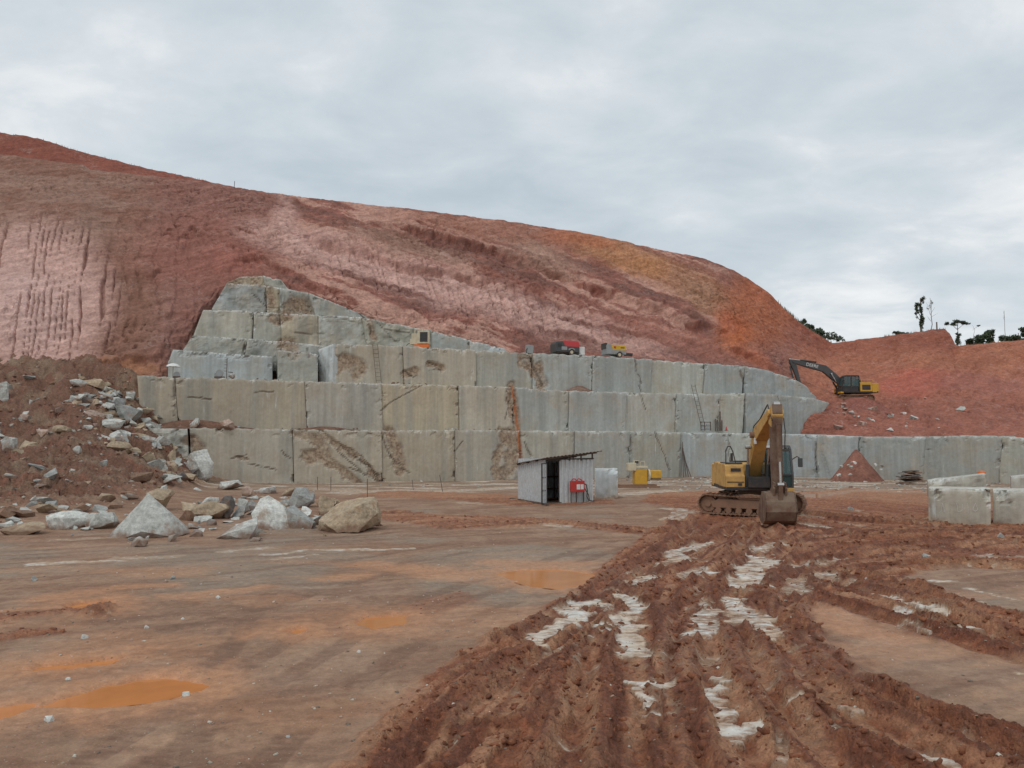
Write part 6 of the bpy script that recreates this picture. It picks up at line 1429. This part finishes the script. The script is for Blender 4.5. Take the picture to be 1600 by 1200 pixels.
# ------------------------------------------------------------------ loose mud and chips (uncountable)
def scatter(name, P_, S_, mat, cols, label, cat, seed, flatz=.75, nt=4, tintc=True, boxy=.3):
    rg = np.random.default_rng(seed); tmps = []
    for i in range(nt):
        bm = bmesh.new(); r2 = random.Random(seed * 31 + i)
        for _ in range(10):
            v = Vector([r2.gauss(0, 1) for _ in range(3)]).normalized() * r2.uniform(.8, 1.0); bm.verts.new(v)
        r = bmesh.ops.convex_hull(bm, input=bm.verts); bmesh.ops.triangulate(bm, faces=bm.faces); bm.verts.index_update()
        tmps.append((np.array([v.co[:] for v in bm.verts], np.float32), np.array([[v.index for v in f.verts] for f in bm.faces], np.int32))); bm.free()
    N = len(P_); which = rg.integers(0, nt, N); AV, AF, AC = [], [], []; off = 0
    for i in range(nt):
        m = np.where(which == i)[0]; tv, tf = tmps[i]; n_ = len(m)
        if not n_: continue
        a = rg.uniform(0, 6.28, n_); ca_, sa_ = np.cos(a)[:, None], np.sin(a)[:, None]; sc_ = S_[m][:, None]
        k1 = rg.uniform(.6, 1.3, (n_, 3))
        x = tv[None, :, 0] * k1[:, :1]; y = tv[None, :, 1] * k1[:, 1:2]; z = tv[None, :, 2] * k1[:, 2:] * flatz
        AV.append((np.stack([x * ca_ - y * sa_, x * sa_ + y * ca_, z], -1) * sc_[..., None] + P_[m][:, None]).reshape(-1, 3))
        AF.append((tf[None] + (np.arange(n_) * len(tv))[:, None, None] + off).reshape(-1, 3)); off += n_ * len(tv)
        AC.append(np.repeat(cols[m], len(tv), 0))
    V_ = np.concatenate(AV).astype(np.float32); F_ = np.concatenate(AF).astype(np.int32); C_ = np.concatenate(AC)
    me = bpy.data.meshes.new(name); me.vertices.add(len(V_)); me.vertices.foreach_set('co', V_.reshape(-1))
    me.loops.add(F_.size); me.loops.foreach_set('vertex_index', F_.reshape(-1)); me.polygons.add(len(F_))
    me.polygons.foreach_set('loop_start', np.arange(0, F_.size, 3, dtype=np.int32)); me.polygons.foreach_set('loop_total', np.full(len(F_), 3, np.int32)); me.update(calc_edges=True)
    a = me.attributes.new('tint', 'FLOAT_COLOR', 'POINT'); cc_ = np.ones((len(V_), 4), np.float32); cc_[:, :3] = C_; a.data.foreach_set('color', cc_.reshape(-1))
    for nm, val in (('wet', .2), ('churn', .5), ('white', 0.0)):
        a = me.attributes.new(nm, 'FLOAT', 'POINT'); a.data.foreach_set('value', np.full(len(V_), val, np.float32))
    me.materials.append(mat); o = bpy.data.objects.new(name, me); COL.objects.link(o); tag(o, label, cat, kind='stuff'); return o
rg = np.random.default_rng(5)
def pick(wgt, n):
    """grid cells drawn by weight (weight is per square metre)"""
    area = (Y ** 2); p_ = (wgt * area).reshape(-1).astype(np.float64); cdf = np.cumsum(p_); cdf /= cdf[-1]
    return np.searchsorted(cdf, rg.random(n))
def pts_of(ix, s, sinkf):
    jx = rg.uniform(-.5, .5, len(ix)) * (Y.reshape(-1)[ix] + 2.5) * 2 / NC
    return np.stack([X.reshape(-1)[ix] + jx, Y.reshape(-1)[ix], GZ.reshape(-1)[ix] - s * sinkf], -1)
n_ = 11000
ix = pick(churn * (1 - .85 * np.clip(white, 0, 1)) * (1 - .6 * rut) * (Y < 34) * np.exp(-Y / 9.0) * (1 - on_ramp) * (.25 + sm(.35, .7, fm)), n_)
s_ = (.009 + .055 * rg.random(n_) ** 5.0) * (1 + Y.reshape(-1)[ix] / 40)
cols = (lin(118, 74, 52) * K * rg.uniform(.75, 1.3, (n_, 1))).astype(np.float32)
scatter('mud_clods', pts_of(ix, s_, .1), s_, M['ground'], cols, 'crumbled clods of red mud along the churned ruts', 'mud clods', 3)
n_ = 650
ix = pick(churn * sm(.3, .8, berm) * (1 - np.clip(white, 0, 1)) * (Y < 30) * np.exp(-Y / 10.0) * (1 - on_ramp), n_); s_ = .035 + .075 * rg.random(n_) ** 2
cols = (lin(112, 68, 47) * K * rg.uniform(.75, 1.25, (n_, 1))).astype(np.float32)
scatter('large_mud_clods', pts_of(ix, s_, .3), s_, M['ground'], cols, 'larger lumps of red mud thrown up beside the ruts', 'mud clods', 13, .7)
n_ = 4500
ix = pick((.25 + sm(.5, .75, fm)) * (Y < 36) * np.exp(-Y / 9.0) * (1 - .7 * basin) * (1 - .5 * churn), n_); s_ = .010 + .035 * rg.random(n_) ** 4
pal = np.stack([lin(196, 190, 176), lin(150, 140, 125), lin(172, 150, 128), lin(120, 108, 95)]); cols = (pal[rg.integers(0, 4, n_)] * 1.1).astype(np.float32)
scatter('stone_chips', pts_of(ix, s_, .05), s_, M['ground'], cols, 'pale stone chips scattered over the yard mud', 'chips', 5, .6)
n_ = 2600
ix = pick(sm(48, 56, Y) * (Y < 70) * (1 - on_ramp) * (.15 + sm(8, 14, X)) * sm(.3, .6, fn), n_); s_ = .05 + .22 * rg.random(n_) ** 3
pal = np.stack([lin(150, 150, 142), lin(120, 118, 110), lin(176, 174, 165), lin(125, 100, 88)]); cols = (pal[rg.integers(0, 4, n_)] * 1.2).astype(np.float32)
scatter('wall_foot_gravel', pts_of(ix, s_, .1), s_, M['ground'], cols, 'grey gravel and offcuts along the foot of the benches', 'gravel', 7, .6)
n_ = 5200
ix = pick(on_ramp * (Y < 62) * (.2 + sm(.4, .7, fm)), n_); s_ = .03 + .15 * rg.random(n_) ** 3
pal = np.stack([lin(170, 160, 148), lin(118, 82, 66), lin(112, 76, 60), lin(140, 118, 100), lin(104, 70, 56)]); cols = (pal[rg.integers(0, 5, n_)] * 1.2).astype(np.float32)
scatter('slope_rubble', pts_of(ix, s_, .1), s_, M['ground'], cols, 'fine rubble and clods covering the left slope', 'rubble', 9, .7)
